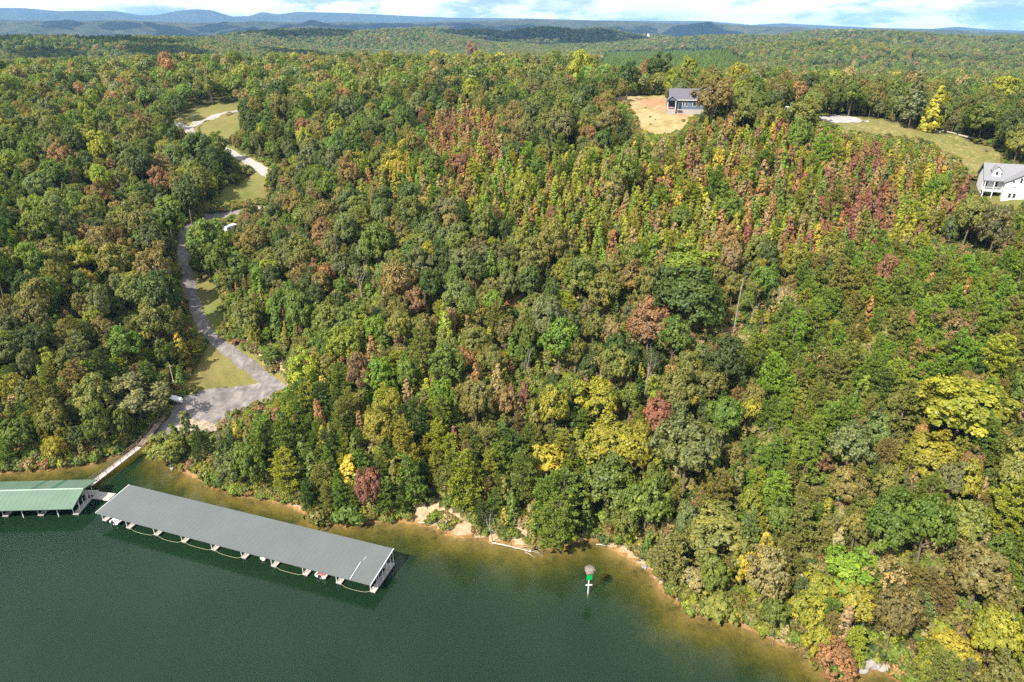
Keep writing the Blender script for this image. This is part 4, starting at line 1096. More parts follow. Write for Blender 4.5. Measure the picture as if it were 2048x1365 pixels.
# undergrowth below the trees and the far woods
def undergrowth():
    n = 58000
    az = RN.uniform(-0.95, 0.95, n); r_ = np.sqrt(RN.uniform(40 ** 2, 330 ** 2, n)); x, y = r_ * np.sin(az), r_ * np.cos(az)
    d = dist_line(LAKE, x, y, True)
    ok = ~(inside(LAKE, x, y) | (d < .5) | (road_dist(x, y) < 1.0) | inside(LOT, x, y) | any_in(_G, x, y) | any_in(HOUSE_CLEAR, x, y) | any_in(_CL, x, y))
    ok &= ~(any_in(_SA, x, y) & (RN.random(n) < .35)) & ~(any_in([_SA[i] for i in (0, 1, 2, 6, 7)], x, y) & (RN.random(n) < .72))
    ok &= ~(any_in(_ST, x, y) & (RN.random(n) < .985))
    x, y = x[ok], y[ok]; return x, y, height(x, y)
UX, UY, UZ = undergrowth()
def far_woods():
    xs, ys = [], []; r = 600.0
    while r < 4300:
        s = 6.2 + (r - 600) * 0.0026; n = int(1.52 * r / s)
        a = np.linspace(-.76, .76, n) + RN.uniform(-.5, .5, n) * s / r; q = r + RN.uniform(-.5, .5, n) * s
        xs.append(q * np.sin(a)); ys.append(q * np.cos(a)); r += s
    x, y = np.concatenate(xs), np.concatenate(ys); z = height(x, y)
    P = np.c_[x, y, z + 6]; px, py, dep = project(P)
    ok = (px > -260) & (px < 2310) & ~any_in(_CL + _G, x, y)
    ix, iy = np.clip(px / 2, 0, 1023).astype(int), np.clip((py - 6) / 2, 0, 682).astype(int)
    ok &= ~((px > 1960) & (px < 2048) & (KEEP[iy, ix] > dep + 1))
    return x[ok], y[ok], z[ok], px[ok], py[ok], dep[ok]
FX, FY, FZ, FPX_, FPY_, FD = far_woods()

# ------------------------------------------------------------------ which trees show: a coarse look from the camera
def seen_pixels():
    W, Hh = 1024, 683
    idb = np.zeros((Hh, W), np.int32)
    order = sorted(range(len(TREES)), key=lambda i: TREES[i]['e'][4])
    cnt = np.zeros(len(TREES) + 1, int)
    for i in order:
        px, py, rx, ry, dep = TREES[i]['e']
        px, py, rx, ry = px / 2, py / 2, max(rx / 2 * .92, .6), max(ry / 2 * .92, .6)
        x0, x1, y0, y1 = int(max(px - rx, 0)), int(min(px + rx + 1, W)), int(max(py - ry, 0)), int(min(py + ry + 1, Hh))
        if x1 <= x0 or y1 <= y0: continue
        X = (np.arange(x0, x1) + .5 - px) / rx; Y = (np.arange(y0, y1) + .5 - py) / ry
        m = (X[None] ** 2 + Y[:, None] ** 2 < 1) & (idb[y0:y1, x0:x1] == 0) & (KEEP[y0:y1, x0:x1] <= dep + 60)
        cnt[i] = m.sum(); idb[y0:y1, x0:x1][m] = i + 1
    return cnt
SEEN = seen_pixels()
BUDGET = {'broadleaf_tree': 300, 'pine_tree': 300, 'slender_tree': 300, 'shrub': 160}
chosen = set()
for k, n in BUDGET.items():
    ids = [i for i, t in enumerate(TREES) if t['kind'] == k]
    ids.sort(key=lambda i: (TREES[i]['label'] is None, -SEEN[i]))
    ids = [i for i in ids[:n] if TREES[i]['label'] or SEEN[i] >= 6]
    chosen |= set(ids)

LANDMARKS = [('the green boathouse', 90, 985), ('the gangway', 235, 925), ('the ramp lot', 440, 815), ('the lawn by the ramp', 420, 740), ('the utility pole', 347, 750),
             ('the lower bend of the road', 400, 655), ('the shaded straight of the road', 374, 540), ('the pipe gate', 428, 420), ('the upper lawn', 490, 378), ('the road junction', 380, 250),
             ('the grey boathouse roof', 500, 1050), ("the grey boathouse's outer end", 770, 1120), ('the sandy bank', 890, 1030), ('the white snag on the shore', 988, 1055), ('the fallen trunk in the water', 1055, 1102),
             ('the channel marker', 1180, 1160), ('the pale little beach', 1255, 1110), ('the tall rust-crowned tree', 1292, 655), ('the largest dark oak', 1372, 600), ('the bare pole trunk', 1470, 620),
             ('the dark house', 1362, 200), ('the straw yard', 1315, 245), ('the white farmhouse', 2012, 370), ('the concrete driveway', 1685, 238), ('the mown field', 1850, 262),
             ('the bright yellow-green ridge tree', 1160, 154), ('the forked white snag', 1055, 735), ('the rounded rust tree', 1630, 930), ('the wider yellow-green dome', 1215, 880), ('the very broad gold-green tree', 1900, 830),
             ('the white fallen branches', 1750, 1150), ('the hanging orange tree', 1668, 1305), ('the crimson shrub above the beach', 1412, 975), ('the clay patch', 1050, 590), ('the pale twin trunks', 722, 560),
             ('the grey-brown dead crown', 1836, 735), ('the gravel track', 1900, 492), ('the small scarlet tree', 797, 668), ('the salmon-orange tree', 1010, 812), ('the single tree by the road', 420, 490),
             ('the big tree beside the ramp', 285, 790), ('the dark rust skyline tree', 945, 108), ('the tall golden field tree', 1853, 215), ('the grey rock at the corner', 1740, 1325)]
ORD = ['nearest', 'second', 'third', 'fourth', 'fifth', 'sixth', 'seventh', 'eighth', 'ninth', 'tenth', 'eleventh', 'twelfth', 'thirteenth', 'fourteenth', 'fifteenth', 'sixteenth']
NOUN = {'broadleaf_tree': 'broadleaf tree', 'pine_tree': 'pine', 'slender_tree': 'slender young tree', 'shrub': 'shrub'}
bins = {}
for i in sorted(chosen):
    t = TREES[i]
    if t['label']: continue
    px, py = t['e'][:2]
    d = [((px - a) ** 2 + ((py - b) * 1.2) ** 2, nm, a, b) for nm, a, b in LANDMARKS]
    dd, nm, a, b = min(d)
    if abs(px - a) > abs(py - b) * 1.1: di = 'left of' if px < a else 'right of'
    else: di = 'uphill of' if py < b else 'below'
    bins.setdefault((t['kind'], t['tint'], di, nm), []).append((dd, i))
for (kind, tint, di, nm), v in bins.items():
    v.sort()
    for k, (dd, i) in enumerate(v):
        if len(v) == 1: TREES[i]['label'] = f'only {tint} {NOUN[kind]} just {di} {nm}'
        else: TREES[i]['label'] = f'{ORD[min(k, 15)]} {tint} {NOUN[kind]} {di} {nm}'[:200]
GROUPS = {'broadleaf_tree': 'broadleaf trees of the wooded slope', 'pine_tree': 'pines of the wooded slope', 'slender_tree': 'slender young trees of the wooded slope', 'shrub': 'shrubs along the shore and road', 'bare_tree': 'bare pale trees', 'thin_tree': 'half bare trees'}
CATS = {'broadleaf_tree': 'tree', 'pine_tree': 'pine tree', 'slender_tree': 'young tree', 'shrub': 'shrub', 'bare_tree': 'dead tree', 'thin_tree': 'tree'}
CROWNN = {'broadleaf_tree': 'crown', 'pine_tree': 'needles', 'slender_tree': 'crown', 'shrub': 'foliage', 'thin_tree': 'crown'}
def tint_of(name):
    r = TINT[name]; j = [PR.uniform(.84, 1.16) for _ in range(3)]; k = PR.uniform(.86, 1.14) * GAIN
    return [min(r[q] * (1 + (j[q] - 1) * .6) * k, .6) for q in range(3)]
def place_tree(t):
    tr, cr, *_ = PROTO[t['kind']][t['proto']]
    e = empty(t['kind'], (t['x'], t['y'], t['z']), t['rz'], t['label'], CATS[t['kind']], GROUPS[t['kind']])
    e.scale = (t['sx'], t['sx'], t['sz'])
    add('trunk' if t['kind'] != 'shrub' else 'stems', tr, e)
    if cr is not None:
        c = add(CROWNN[t['kind']], cr, e); c['tint'] = t.get('rgb') or tint_of(t['tint'])
for i in sorted(chosen): place_tree(TREES[i])

# bare and half bare trees, seen one by one: pixel of the foot, pixel of the top, label
def snag(kind, foot, top, label, proto, wide=1.0, tint='tan'):
    g = ground_at(*foot)
    if inside(LAKE, g[:1], g[1:2])[0]: g[2] = -0.2
    dep = project(g)[2]; delta = math.atan2(CAM_H - g[2], math.hypot(g[0], g[1]))
    Ht = abs(foot[1] - top[1]) * dep / FPX / max(math.cos(delta), .35)
    pr = PROTO[kind][proto]; k = Ht / pr[3]
    t = dict(kind=kind, proto=proto, x=g[0], y=g[1], z=g[2], rz=PR.uniform(0, 6), sx=k * wide, sz=k, tint=tint, label=label)
    place_tree(t)
for kind, foot, top, label, proto, wide, tint in SNAGS: snag(kind, foot, top, label, proto, wide, tint)
def bare_pole():
    g = ground_at(1466, 672); dep = project(g)[2]; Ht = 112 * dep / FPX / math.cos(math.atan2(CAM_H - g[2], math.hypot(g[0], g[1])))
    e = empty('bare_tree', tuple(g), 0, 'tall bare pole-like trunk standing in a dark gap beside the largest dark oak', 'dead tree', GROUPS['bare_tree'])
    MB().tube([(0, 0, -.4), (.1, 0, Ht * .5), (.5, 0, Ht)], [.17, .13, .06], 8).obj('trunk', M_PALE_BARK, e)
    b = MB()
    for z, a, l in ((.55, .4, 1.0), (.68, 3.5, .9), (.8, 1.6, .8), (.9, 5, .7)): b = MB().tube([(.35, 0, Ht * z), (.35 + math.cos(a) * l, math.sin(a) * l, Ht * z + .5)], [.05, .015], 5); b.obj('branch', M_PALE_BARK, e)
bare_pole()

# ------------------------------------------------------------------ the uncounted rest: four masses of instanced plants
def combine(name, a, b):
    vs, fl, sz, mi, tv, off, mats = [], [], [], [], [], 0, []
    for me in (a, b):
        if me is None: continue
        n = len(me.vertices); co = np.empty(n * 3, np.float32); me.vertices.foreach_get('co', co); vs.append(co)
        li = np.empty(len(me.loops), np.int32); me.loops.foreach_get('vertex_index', li); fl.append(li + off)
        s = np.empty(len(me.polygons), np.int32); me.polygons.foreach_get('loop_total', s); sz.append(s); mi.append(np.full(len(s), len(mats)))
        v = np.full(n, .5, np.float32)
        if 'v' in me.attributes: me.attributes['v'].data.foreach_get('value', v)
        tv.append(v); off += n; mats.append(me.materials[0])
    me = raw_mesh(name, np.concatenate(vs), np.concatenate(fl), np.concatenate(sz), None, {'v': np.concatenate(tv)})
    for m in mats: me.materials.append(m)
    me.polygons.foreach_set('material_index', np.concatenate(mi).astype(np.int32)); return me
def instanced_mass(name, protos, idx, pos, rz, scl, tint, label):
    n = len(pos)
    me = bpy.data.meshes.new(name); me.vertices.add(n); me.vertices.foreach_set('co', np.asarray(pos, np.float32).ravel())
    for nm, ty, key, dat in (('rz', 'FLOAT', 'value', rz), ('pidx', 'INT', 'value', idx), ('scl', 'FLOAT_VECTOR', 'vector', scl), ('tint', 'FLOAT_COLOR', 'color', np.c_[tint, np.ones(n)])):
        a = me.attributes.new(nm, ty, 'POINT'); a.data.foreach_set(key, np.asarray(dat, np.int32 if ty == 'INT' else np.float32).ravel())
    ob = add(name, me); tag(ob, label, None, None, 'stuff')
    ng = bpy.data.node_groups.new(name, 'GeometryNodeTree')
    ng.interface.new_socket('Geometry', in_out='INPUT', socket_type='NodeSocketGeometry'); ng.interface.new_socket('Geometry', in_out='OUTPUT', socket_type='NodeSocketGeometry')
    gi, go = ng.nodes.new('NodeGroupInput'), ng.nodes.new('NodeGroupOutput'); jn = ng.nodes.new('GeometryNodeJoinGeometry')
    def na(nm, ty):
        k = ng.nodes.new('GeometryNodeInputNamedAttribute'); k.data_type = ty; k.inputs['Name'].default_value = nm; return k.outputs['Attribute']
    a_rz, a_p, a_s = na('rz', 'FLOAT'), na('pidx', 'INT'), na('scl', 'FLOAT_VECTOR')
    cx = ng.nodes.new('ShaderNodeCombineXYZ'); ng.links.new(a_rz, cx.inputs[2])
    for i, pm in enumerate(protos):
        po = bpy.data.objects.new(name + '_source', pm)
        oi = ng.nodes.new('GeometryNodeObjectInfo'); oi.inputs['Object'].default_value = po; oi.inputs['As Instance'].default_value = True
        eq = ng.nodes.new('FunctionNodeCompare'); eq.data_type = 'INT'; eq.operation = 'EQUAL'; ng.links.new(a_p, eq.inputs[2]); eq.inputs[3].default_value = i
        ip = ng.nodes.new('GeometryNodeInstanceOnPoints')
        ng.links.new(gi.outputs[0], ip.inputs['Points']); ng.links.new(eq.outputs[0], ip.inputs['Selection']); ng.links.new(oi.outputs['Geometry'], ip.inputs['Instance'])
        ng.links.new(cx.outputs[0], ip.inputs['Rotation']); ng.links.new(a_s, ip.inputs['Scale']); ng.links.new(ip.outputs[0], jn.inputs[0])
    ng.links.new(jn.outputs[0], go.inputs[0])
    md = ob.modifiers.new('plants', 'NODES'); md.node_group = ng
    return ob
FULL = {k: [combine(k + '_whole', a, b) for a, b, *_ in PROTO[k]] for k in ('broadleaf_tree', 'pine_tree', 'slender_tree', 'shrub')}
FAR = {}
for k in ('broadleaf', 'pine', 'slender'):
    FAR[k] = []
    for s in range(7):
        Q, tv = low_crown(500 + s, k); FAR[k].append(quads_mesh(k + '_far', Q, M_LEAF, {'v': tv}))
LOWD = 330.0
MASSN = {'broadleaf_tree': 'broadleaf_forest', 'pine_tree': 'pine_forest', 'slender_tree': 'sapling_woods', 'shrub': 'shrubbery'}
MASSL = {'broadleaf_tree': 'mixed green and autumn broadleaf forest behind the counted trees', 'pine_tree': 'pine woods and young pine plantation of the slopes', 'slender_tree': 'dense slender young woods on the cut-over slope', 'shrub': 'low brush along shore and roadsides'}
rest = {k: dict(idx=[], pos=[], rz=[], scl=[], tint=[]) for k in FULL}
for i, t in enumerate(TREES):
    if i in chosen: continue
    k = t['kind']; rr_ = rest[k]; sh = k.split('_')[0]
    if t['e'][4] > LOWD and sh in FAR:
        rr_['idx'].append(len(FULL[k]) + PR.randrange(7))
        base = {'broadleaf': (4.7, 12.6), 'pine': (2.5, 13.0), 'slender': (1.6, 9.0)}[sh]
        rr_['scl'].append((t['R'] / base[0], t['R'] / base[0], t['Ht'] / base[1]))
    else: rr_['idx'].append(t['proto']); rr_['scl'].append((t['sx'], t['sx'], t['sz']))
    rr_['pos'].append((t['x'], t['y'], t['z'])); rr_['rz'].append(t['rz']); rr_['tint'].append(tint_of(t['tint']))
# far woods: broadleaf cover, a pine plantation, young woods to the right
_pl = inside(PLANTATION, FPX_, FPY_)
_yw = inside(np.array([(1460, 150), (1700, 118), (2310, 110), (2310, 240), (1500, 210)], float), FPX_, FPY_)
SHADEMIX = mixd('dark green 7, green 2, grey-green 1')  # cloud shade on two far hills, put into the colour as darker pines
_cloud_shade = inside(np.array([(-300, 58), (200, 50), (380, 62), (480, 72), (380, 92), (200, 104), (-300, 106)], float), FPX_, FPY_) | inside(np.array([(960, 56), (1130, 50), (1210, 56), (1330, 66), (1260, 88), (1160, 102), (1000, 90), (900, 70)], float), FPX_, FPY_)
FARMIX = mixd('olive 5, dark green 6.5, green 4.5, bronze 3, grey-green 6, yellow-green .5, rust-brown .6, tan .4, golden yellow .06'); YWMIX = mixd('olive 6, bronze 3.5, green 3, grey-green 3, tan 1.3, rust-brown 1.2, orange .5, yellow-green 1.6')
_fn = fbm(FX, FY, 260, 77, 2)
for j in range(len(FX)):
    r = math.hypot(FX[j], FY[j]); s = (6.2 + (r - 600) * 0.0026) / 6.2
    if _cloud_shade[j] and PR.random() < .5: k, R, Ht, tn = 'pine_tree', 3.3 * s * PR.uniform(.8, 1.2), PR.uniform(13, 18), pick(SHADEMIX)
    elif _pl[j]: k, R, Ht, tn = 'pine_tree', 2.5 * s, 8.5 * (1 + .3 * (s - 1)), 'fresh green' if PR.random() < .45 else 'green'
    elif _yw[j] and PR.random() < .62: k, R, Ht, tn = 'slender_tree', 2.0 * s * PR.uniform(.8, 1.2), 9 * PR.uniform(.8, 1.25), pick(YWMIX)
    else:
        k = 'pine_tree' if PR.random() < .10 + .12 * (_fn[j] > .5) else 'broadleaf_tree'
        R = 4.2 * s * PR.uniform(.75, 1.2) if k == 'broadleaf_tree' else 2.9 * s; Ht = PR.uniform(11, 16) * (1 + .12 * (s - 1)); tn = pick(FARMIX)
    sh = k.split('_')[0]; base = {'broadleaf': (4.7, 12.6), 'pine': (2.5, 13.0), 'slender': (1.6, 9.0)}[sh]
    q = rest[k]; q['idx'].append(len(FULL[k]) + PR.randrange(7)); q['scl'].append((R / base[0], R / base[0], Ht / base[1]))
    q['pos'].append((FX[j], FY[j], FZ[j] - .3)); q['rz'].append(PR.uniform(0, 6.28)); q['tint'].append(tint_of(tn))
for k, q in rest.items():
    if q['pos']: instanced_mass(MASSN[k], FULL[k] + FAR.get(k.split('_')[0], []), q['idx'], q['pos'], q['rz'], q['scl'], q['tint'], MASSL[k])
UMIX = mixd('green 4, olive 5, tan 2, bronze 3, yellow-green 2, rust-brown 1.2, dark green 2, fresh green 1.5')
_n = len(UX); _s = RN.uniform(.5, 1.2, _n) * np.where(any_in(_ST, UX, UY), .45, 1.0)
instanced_mass('undergrowth', FULL['shrub'], RN.integers(0, 6, _n), np.c_[UX, UY, UZ], RN.uniform(0, 6.28, _n), np.c_[_s, _s, _s * RN.uniform(.6, 1.1, _n)], [tint_of(pick(UMIX)) for _ in range(_n)], 'low green and tan undergrowth on the forest floor')
print('TREES', len(TREES), 'chosen', len(chosen), {k: (sum(1 for i in chosen if TREES[i]['kind'] == k), sum(1 for i, t in enumerate(TREES) if t['kind'] == k and SEEN[i] > 6)) for k in BUDGET}, 'far', len(FX), 'under', _n)

# ------------------------------------------------------------------ built things
M_GREY_ROOF = worn('grey_roof', (0.092, 0.102, 0.101), 0.6, 0.0, 0.10, 0.12, 0, 0.3)
M_GREEN_ROOF = worn('green_roof', (0.092, 0.142, 0.102), 0.5, 0.0, 0.10, 0.25, 0, 0.4)
M_GREEN_CLEAR = worn('green_skylight', (0.045, 0.115, 0.08), 0.35, 0, .08, .5, 0, .5)
M_RIDGE = worn('ridge_cap', (0.20, 0.28, 0.22), 0.5, 0, .06, 1)
M_STEEL = worn('galvanised', (0.55, 0.56, 0.57), 0.5, 0.2, 0.15, 3)
M_DARKSTEEL = worn('dark_steel', (0.16, 0.17, 0.18), 0.6, 0.2, 0.2, 2)
M_DECK = worn('dock_deck', (0.36, 0.325, 0.30), 0.85, 0, 0.16, 1.2)
M_FLOAT = worn('float_black', (0.05, 0.05, 0.055), 0.7, 0, .2, 2)
M_ROPE = worn('rope', (0.46, 0.45, 0.28), .9, 0, .15, 3)
M_WHITE = worn('white_paint', (0.62, 0.62, 0.61), 0.45, 0, .05, 1)
M_GEL = worn('gelcoat', (0.62, 0.62, 0.61), 0.25, 0, .05, 1, 0, .5)
M_DARK = worn('dark_plastic', (0.025, 0.026, 0.03), .4, 0, .2, 3)
M_GLASS = worn('window_glass', (0.03, 0.035, 0.045), 0.08, 0, .1, 1, 0, .6)
M_SEAT = worn('boat_seat', (0.30, 0.07, 0.06), .6, 0, .2, 2)
M_WOOD = worn('weathered_wood', (0.20, 0.155, 0.12), .9, 0, .25, 2)
M_DRIFT = worn('driftwood', (0.36, 0.315, 0.26), .9, 0, .2, 2)
M_GREEN = worn('green_board', (0.0, 0.34, 0.07), .45, 0, .05, 1)
M_ROCK = worn('grey_rock', (0.25, 0.23, 0.215), .95, 0, .3, 1.2, .08)
M_SIDING = worn('blue_siding', (0.085, 0.115, 0.165), .7, 0, .1, .8)
M_SHINGLE = worn('dark_shingle', (0.10, 0.095, 0.115), .9, 0, .2, 2.5)
M_GREY_SHINGLE = worn('grey_shingle', (0.175, 0.175, 0.19), .9, 0, .14, 2.5)
M_BLOCK = worn('white_block', (0.30, 0.27, 0.255), .85, 0, .1, 1)

UL, UA = 61.66, math.atan2(-19.5, 58.5)
GO = np.array([-82.9, 109.7])
def g2l(p, o=GO, a=UA):
    d = np.array(p[:2]) - o; c, s = math.cos(a), math.sin(a)
    return d[0] * c + d[1] * s, -d[0] * s + d[1] * c
def dock_finger(parent, x, y0, y1, w, deck_mesh, posts, post_h, pm):
    f = add('dock_finger', deck_mesh, parent, (x, y0, 0))
    return f
def finger_mesh(name, w, L):
    b = MB()
    b.box((0, L / 2, 0.40), (w, L, 0.12)); me = b.mesh(name, M_DECK); return me
def float_mesh(w, L):
    b = MB()
    b.box((0, L / 2, .12), (w * .86, L - .3, .44)); return b.mesh('float', M_FLOAT)
def post_mesh(h, t=.085):
    b = MB(); b.box((0, 0, h / 2), (t, t, h)); return b.mesh('post', M_WHITE)

# grey boathouse
gb = empty('grey_boathouse', (GO[0], GO[1], 0), UA, 'long open boathouse with a plain grey metal roof floating off the shore', 'boathouse')
ZF, ZB, DEP = 2.95, 3.75, 8.65
np_ = 64; pw = UL / np_; sl = (ZB - ZF) / DEP
pb = MB(); pb.hexa([(0.001, 0, ZF), (pw - .001, 0, ZF), (pw - .001, DEP, ZB), (0.001, DEP, ZB), (0.001, 0, ZF + .05), (pw - .001, 0, ZF + .05), (pw - .001, DEP, ZB + .05), (0.001, DEP, ZB + .05)])
pb.hexa([(0.001, 0, ZF + .05), (.05, 0, ZF + .05), (.05, DEP, ZB + .05), (0.001, DEP, ZB + .05), (0.001, 0, ZF + .060), (.05, 0, ZF + .060), (.05, DEP, ZB + .060), (0.001, DEP, ZB + .060)])
pm = pb.mesh('roof_panel', M_GREY_ROOF)
for i in range(np_): add('roof_panel', pm, gb, (i * pw, 0, 0))
b = MB(); b.box((UL / 2, .10, ZF - .13), (UL, .08, .22)); b.obj('eave_beam', M_DARKSTEEL, gb)
b = MB(); b.box((UL / 2, DEP - .1, ZB - .13), (UL, .08, .22)); b.obj('rear_beam', M_DARKSTEEL, gb)
for xx in (0.02, UL - .02):
    b = MB(); b.hexa([(xx - .05, 0, ZF - .16), (xx + .05, 0, ZF - .16), (xx + .05, DEP, ZB - .16), (xx - .05, DEP, ZB - .16), (xx - .05, 0, ZF + .1), (xx + .05, 0, ZF + .1), (xx + .05, DEP, ZB + .1), (xx - .05, DEP, ZB + .1)]); b.obj('rake_trim', M_WHITE, gb)
TIPS = [(209, 1045), (257, 1060), (312, 1074), (367, 1088), (427, 1104), (487, 1120), (547, 1137), (610, 1154), (677, 1171), (745, 1188)]
tl = [g2l(at_z(*p, 0.0)) for p in TIPS]
fm, flm = finger_mesh('dock_finger', 1.05, 7.6), float_mesh(1.05, 7.6)
ph_f, ph_b = post_mesh(ZF - .40), post_mesh(ZB - .50)
for i, (lx, ly) in enumerate(tl):
    f = add('dock_finger', fm, gb, (lx, ly, 0)); add('float', flm, f)
    for sx, yy in ((-.46, .25), (.46, 1.15), (-.46, 3.2), (.46, 4.6), (-.46, 6.2)) + (((.46, 3.2), (.46, 6.2), (.46, 7.2)) if i in (0, 9) else ()):
        add('post', ph_f, f, (sx, yy - .0, .46), None).scale = (1, 1, 1 + .12 * max(yy - 1.2, -.5) / 4)
    rb = MB(); rb.hexa([(-.05, .5, ZF - .10), (.05, .5, ZF - .10), (.05, 8.2, ZB - .14), (-.05, 8.2, ZB - .14), (-.05, .5, ZF + .0), (.05, .5, ZF + .0), (.05, 8.2, ZB - .03), (-.05, 8.2, ZB - .03)]); rb.obj('rafter', M_DARKSTEEL, f, (0, -ly - .0, -.03))
b = MB(); b.box((UL / 2, 7.45, .41), (UL, 1.4, .13)); wk = b.obj('dock_walkway', M_DECK, gb)
b = MB(); b.box((UL / 2, 7.45, .12), (UL - .6, 1.1, .44)); b.obj('float', M_FLOAT, wk)
for i in range(10): add('rear_post', ph_b, gb, (0.6 + i * (UL - 1.2) / 9, 8.05, .46))
# ropes looping on the water between the fingers
def rope(p, q, sag, lab):
    pts = []
    for k in range(13):
        u = k / 12; w = 4 * u * (1 - u)
        x = p[0] + (q[0] - p[0]) * u; y = p[1] + (q[1] - p[1]) * u - sag * w
        pts.append((x, y, max(.46 - 1.4 * min(u, 1 - u) * 2, .05)))
    b = MB().tube(pts, .02, 5); o = b.obj('mooring_rope', M_ROPE); o.location = (GO[0], GO[1], 0); o.rotation_euler = (0, 0, UA)
    tag(o, lab, 'rope', 'yellow ropes between the dock fingers')
SLIPN = ['second', 'third', 'fourth', 'fifth', 'sixth', 'seventh', 'eighth', 'ninth']
for i in (1, 2, 3, 4, 6, 8):
    rope((tl[i][0] + .4, tl[i][1] + .1), (tl[i + 1][0] - .4, tl[i + 1][1] + .1), .12 + .1 * (i % 3), f"yellow rope slung across the {SLIPN[i - 1]} slip of the grey boathouse from its left end")
# white pipe lying on the roof
P0, P1 = at_z(700, 1158, 3.15), at_z(721, 1124, 3.55)
def on_roof(p):
    lx, ly = g2l(p); return (p[0], p[1], ZF + ly * sl + .13)
tag(MB().tube([on_roof(P0), on_roof(P1)], .07, 6).obj('white_pipe', M_WHITE), 'white pipe lying loose on the grey boathouse roof near its outer end', 'pipe')
tag(MB().tube([on_roof(at_z(727, 1121, 3.5)), on_roof(at_z(733, 1113, 3.6))], .035, 6).obj('thin_stick', M_WHITE), 'short pale stick on the grey roof beyond the white pipe', 'stick')

# boats
def hull_mb(L, W, Hh, open_deck=True):
    b = MB(); n = 9; sec = []
    for i in range(n):
        u = i / (n - 1); x = u * L; w = W / 2 * (1 - max(0, (u - .45) / .55) ** 2.2); k = .1 + .5 * max(0, (u - .6) / .4) ** 2; z = Hh + .18 * u * u
        sec.append([(x, -w, z), (x, -w * .92, z * .45 + k * .1), (x, 0, -.22 + k), (x, w * .92, z * .45 + k * .1), (x, w, z), (x, w * .78, z + .03), (x, w * .74, z - .32 if .08 < u < .62 and open_deck else z + .05), (x, -w * .74, z - .32 if .08 < u < .62 and open_deck else z + .05), (x, -w * .78, z + .03)])
    for i in range(n - 1):
        for k in range(9):
            a, c = sec[i], sec[i + 1]; b.poly([a[k], c[k], c[(k + 1) % 9], a[(k + 1) % 9]])
    b.poly(sec[0][::-1]); return b
def boat(name, slip, dx, y, L, W, label, color, seat, facing=math.pi / 2, windshield=True):
    p = tl[slip]; lx, ly = p[0] + dx, p[1] + y
    c, s = math.cos(UA), math.sin(UA)
    e = empty(name, (GO[0] + lx * c - ly * s, GO[1] + lx * s + ly * c, .12), UA + facing, label, 'boat', 'boats moored in the boathouse')
    hull_mb(L, W, .62).obj('hull', color, e, None, None, False)
    b = MB(); b.box((.9, 0, .48), (.5, W * .66, .34)); b.box((.68, 0, .72), (.12, W * .66, .3)); b.obj('rear_seat', seat, e)
    for q in (-1, 1):
        b = MB(); b.box((2.3, q * W * .2, .50), (.5, .5, .3)); b.box((2.05, q * W * .2, .78), (.1, .5, .45)); b.obj('seat', seat, e)
    if windshield:
        b = MB(); b.poly([(L * .60, -W * .38, .68), (L * .60, W * .38, .68), (L * .54, W * .34, 1.12), (L * .54, -W * .34, 1.12)]); b.poly([(L * .60 + .03, -W * .38, .68), (L * .54 + .03, -W * .34, 1.12), (L * .54 + .03, W * .34, 1.12), (L * .60 + .03, W * .38, .68)])
        b.obj('windshield', M_GLASS, e)
    m = MB(); m.box((-.28, 0, .78), (.42, .34, .46), 0, .8); m.box((-.26, 0, .30), (.16, .14, .8)); m.box((-.24, 0, -.12), (.34, .08, .12)); m.obj('outboard_motor', M_DARK, e)
    return e
boat('motor_boat', 0, 2.6, -.1, 5.4, 2.25, 'white motor boat with black outboard in the first slip of the grey boathouse', M_GEL, M_GEL)
boat('motor_boat', 7, 3.0, .35, 5.6, 2.3, 'white runabout with dark red seats near the outer end of the grey boathouse', M_GEL, M_SEAT)
def jet_ski(slip, dx, y, lab):
    p = tl[slip]; lx, ly = p[0] + dx, p[1] + y; c, s = math.cos(UA), math.sin(UA)
    e = empty('jet_ski', (GO[0] + lx * c - ly * s, GO[1] + lx * s + ly * c, .08), UA + math.pi / 2, lab, 'jet ski')
    hull_mb(3.1, 1.15, .45, False).obj('hull', M_GEL, e)
    b = MB(); b.box((1.0, 0, .66), (1.3, .42, .34), 0, .8); b.obj('seat', M_DARK, e)
    b = MB(); b.box((2.1, 0, .68), (.9, .62, .34), 0, .6); b.obj('front_cowl', M_WHITE, e)
    MB().tube([(1.75, -.42, .98), (1.85, 0, .92), (1.75, .42, .98)], .04, 6).obj('handlebar', M_DARK, e)
jet_ski(5, 3.6, .9, 'white jet ski in a middle slip of the grey boathouse')
b = MB(); b.box((0, 0, .35), (1.5, 1.1, .7), 0, .92); o = b.obj('dock_box', M_WHITE); _c, _s = math.cos(UA), math.sin(UA)
o.location = (GO[0] + (tl[7][0] + .1) * _c - (tl[7][1] + 3.3) * _s, GO[1] + (tl[7][0] + .1) * _s + (tl[7][1] + 3.3) * _c, .47); o.rotation_euler = (0, 0, UA)
tag(o, 'white storage box standing on a dock finger under the grey roof', 'storage box')

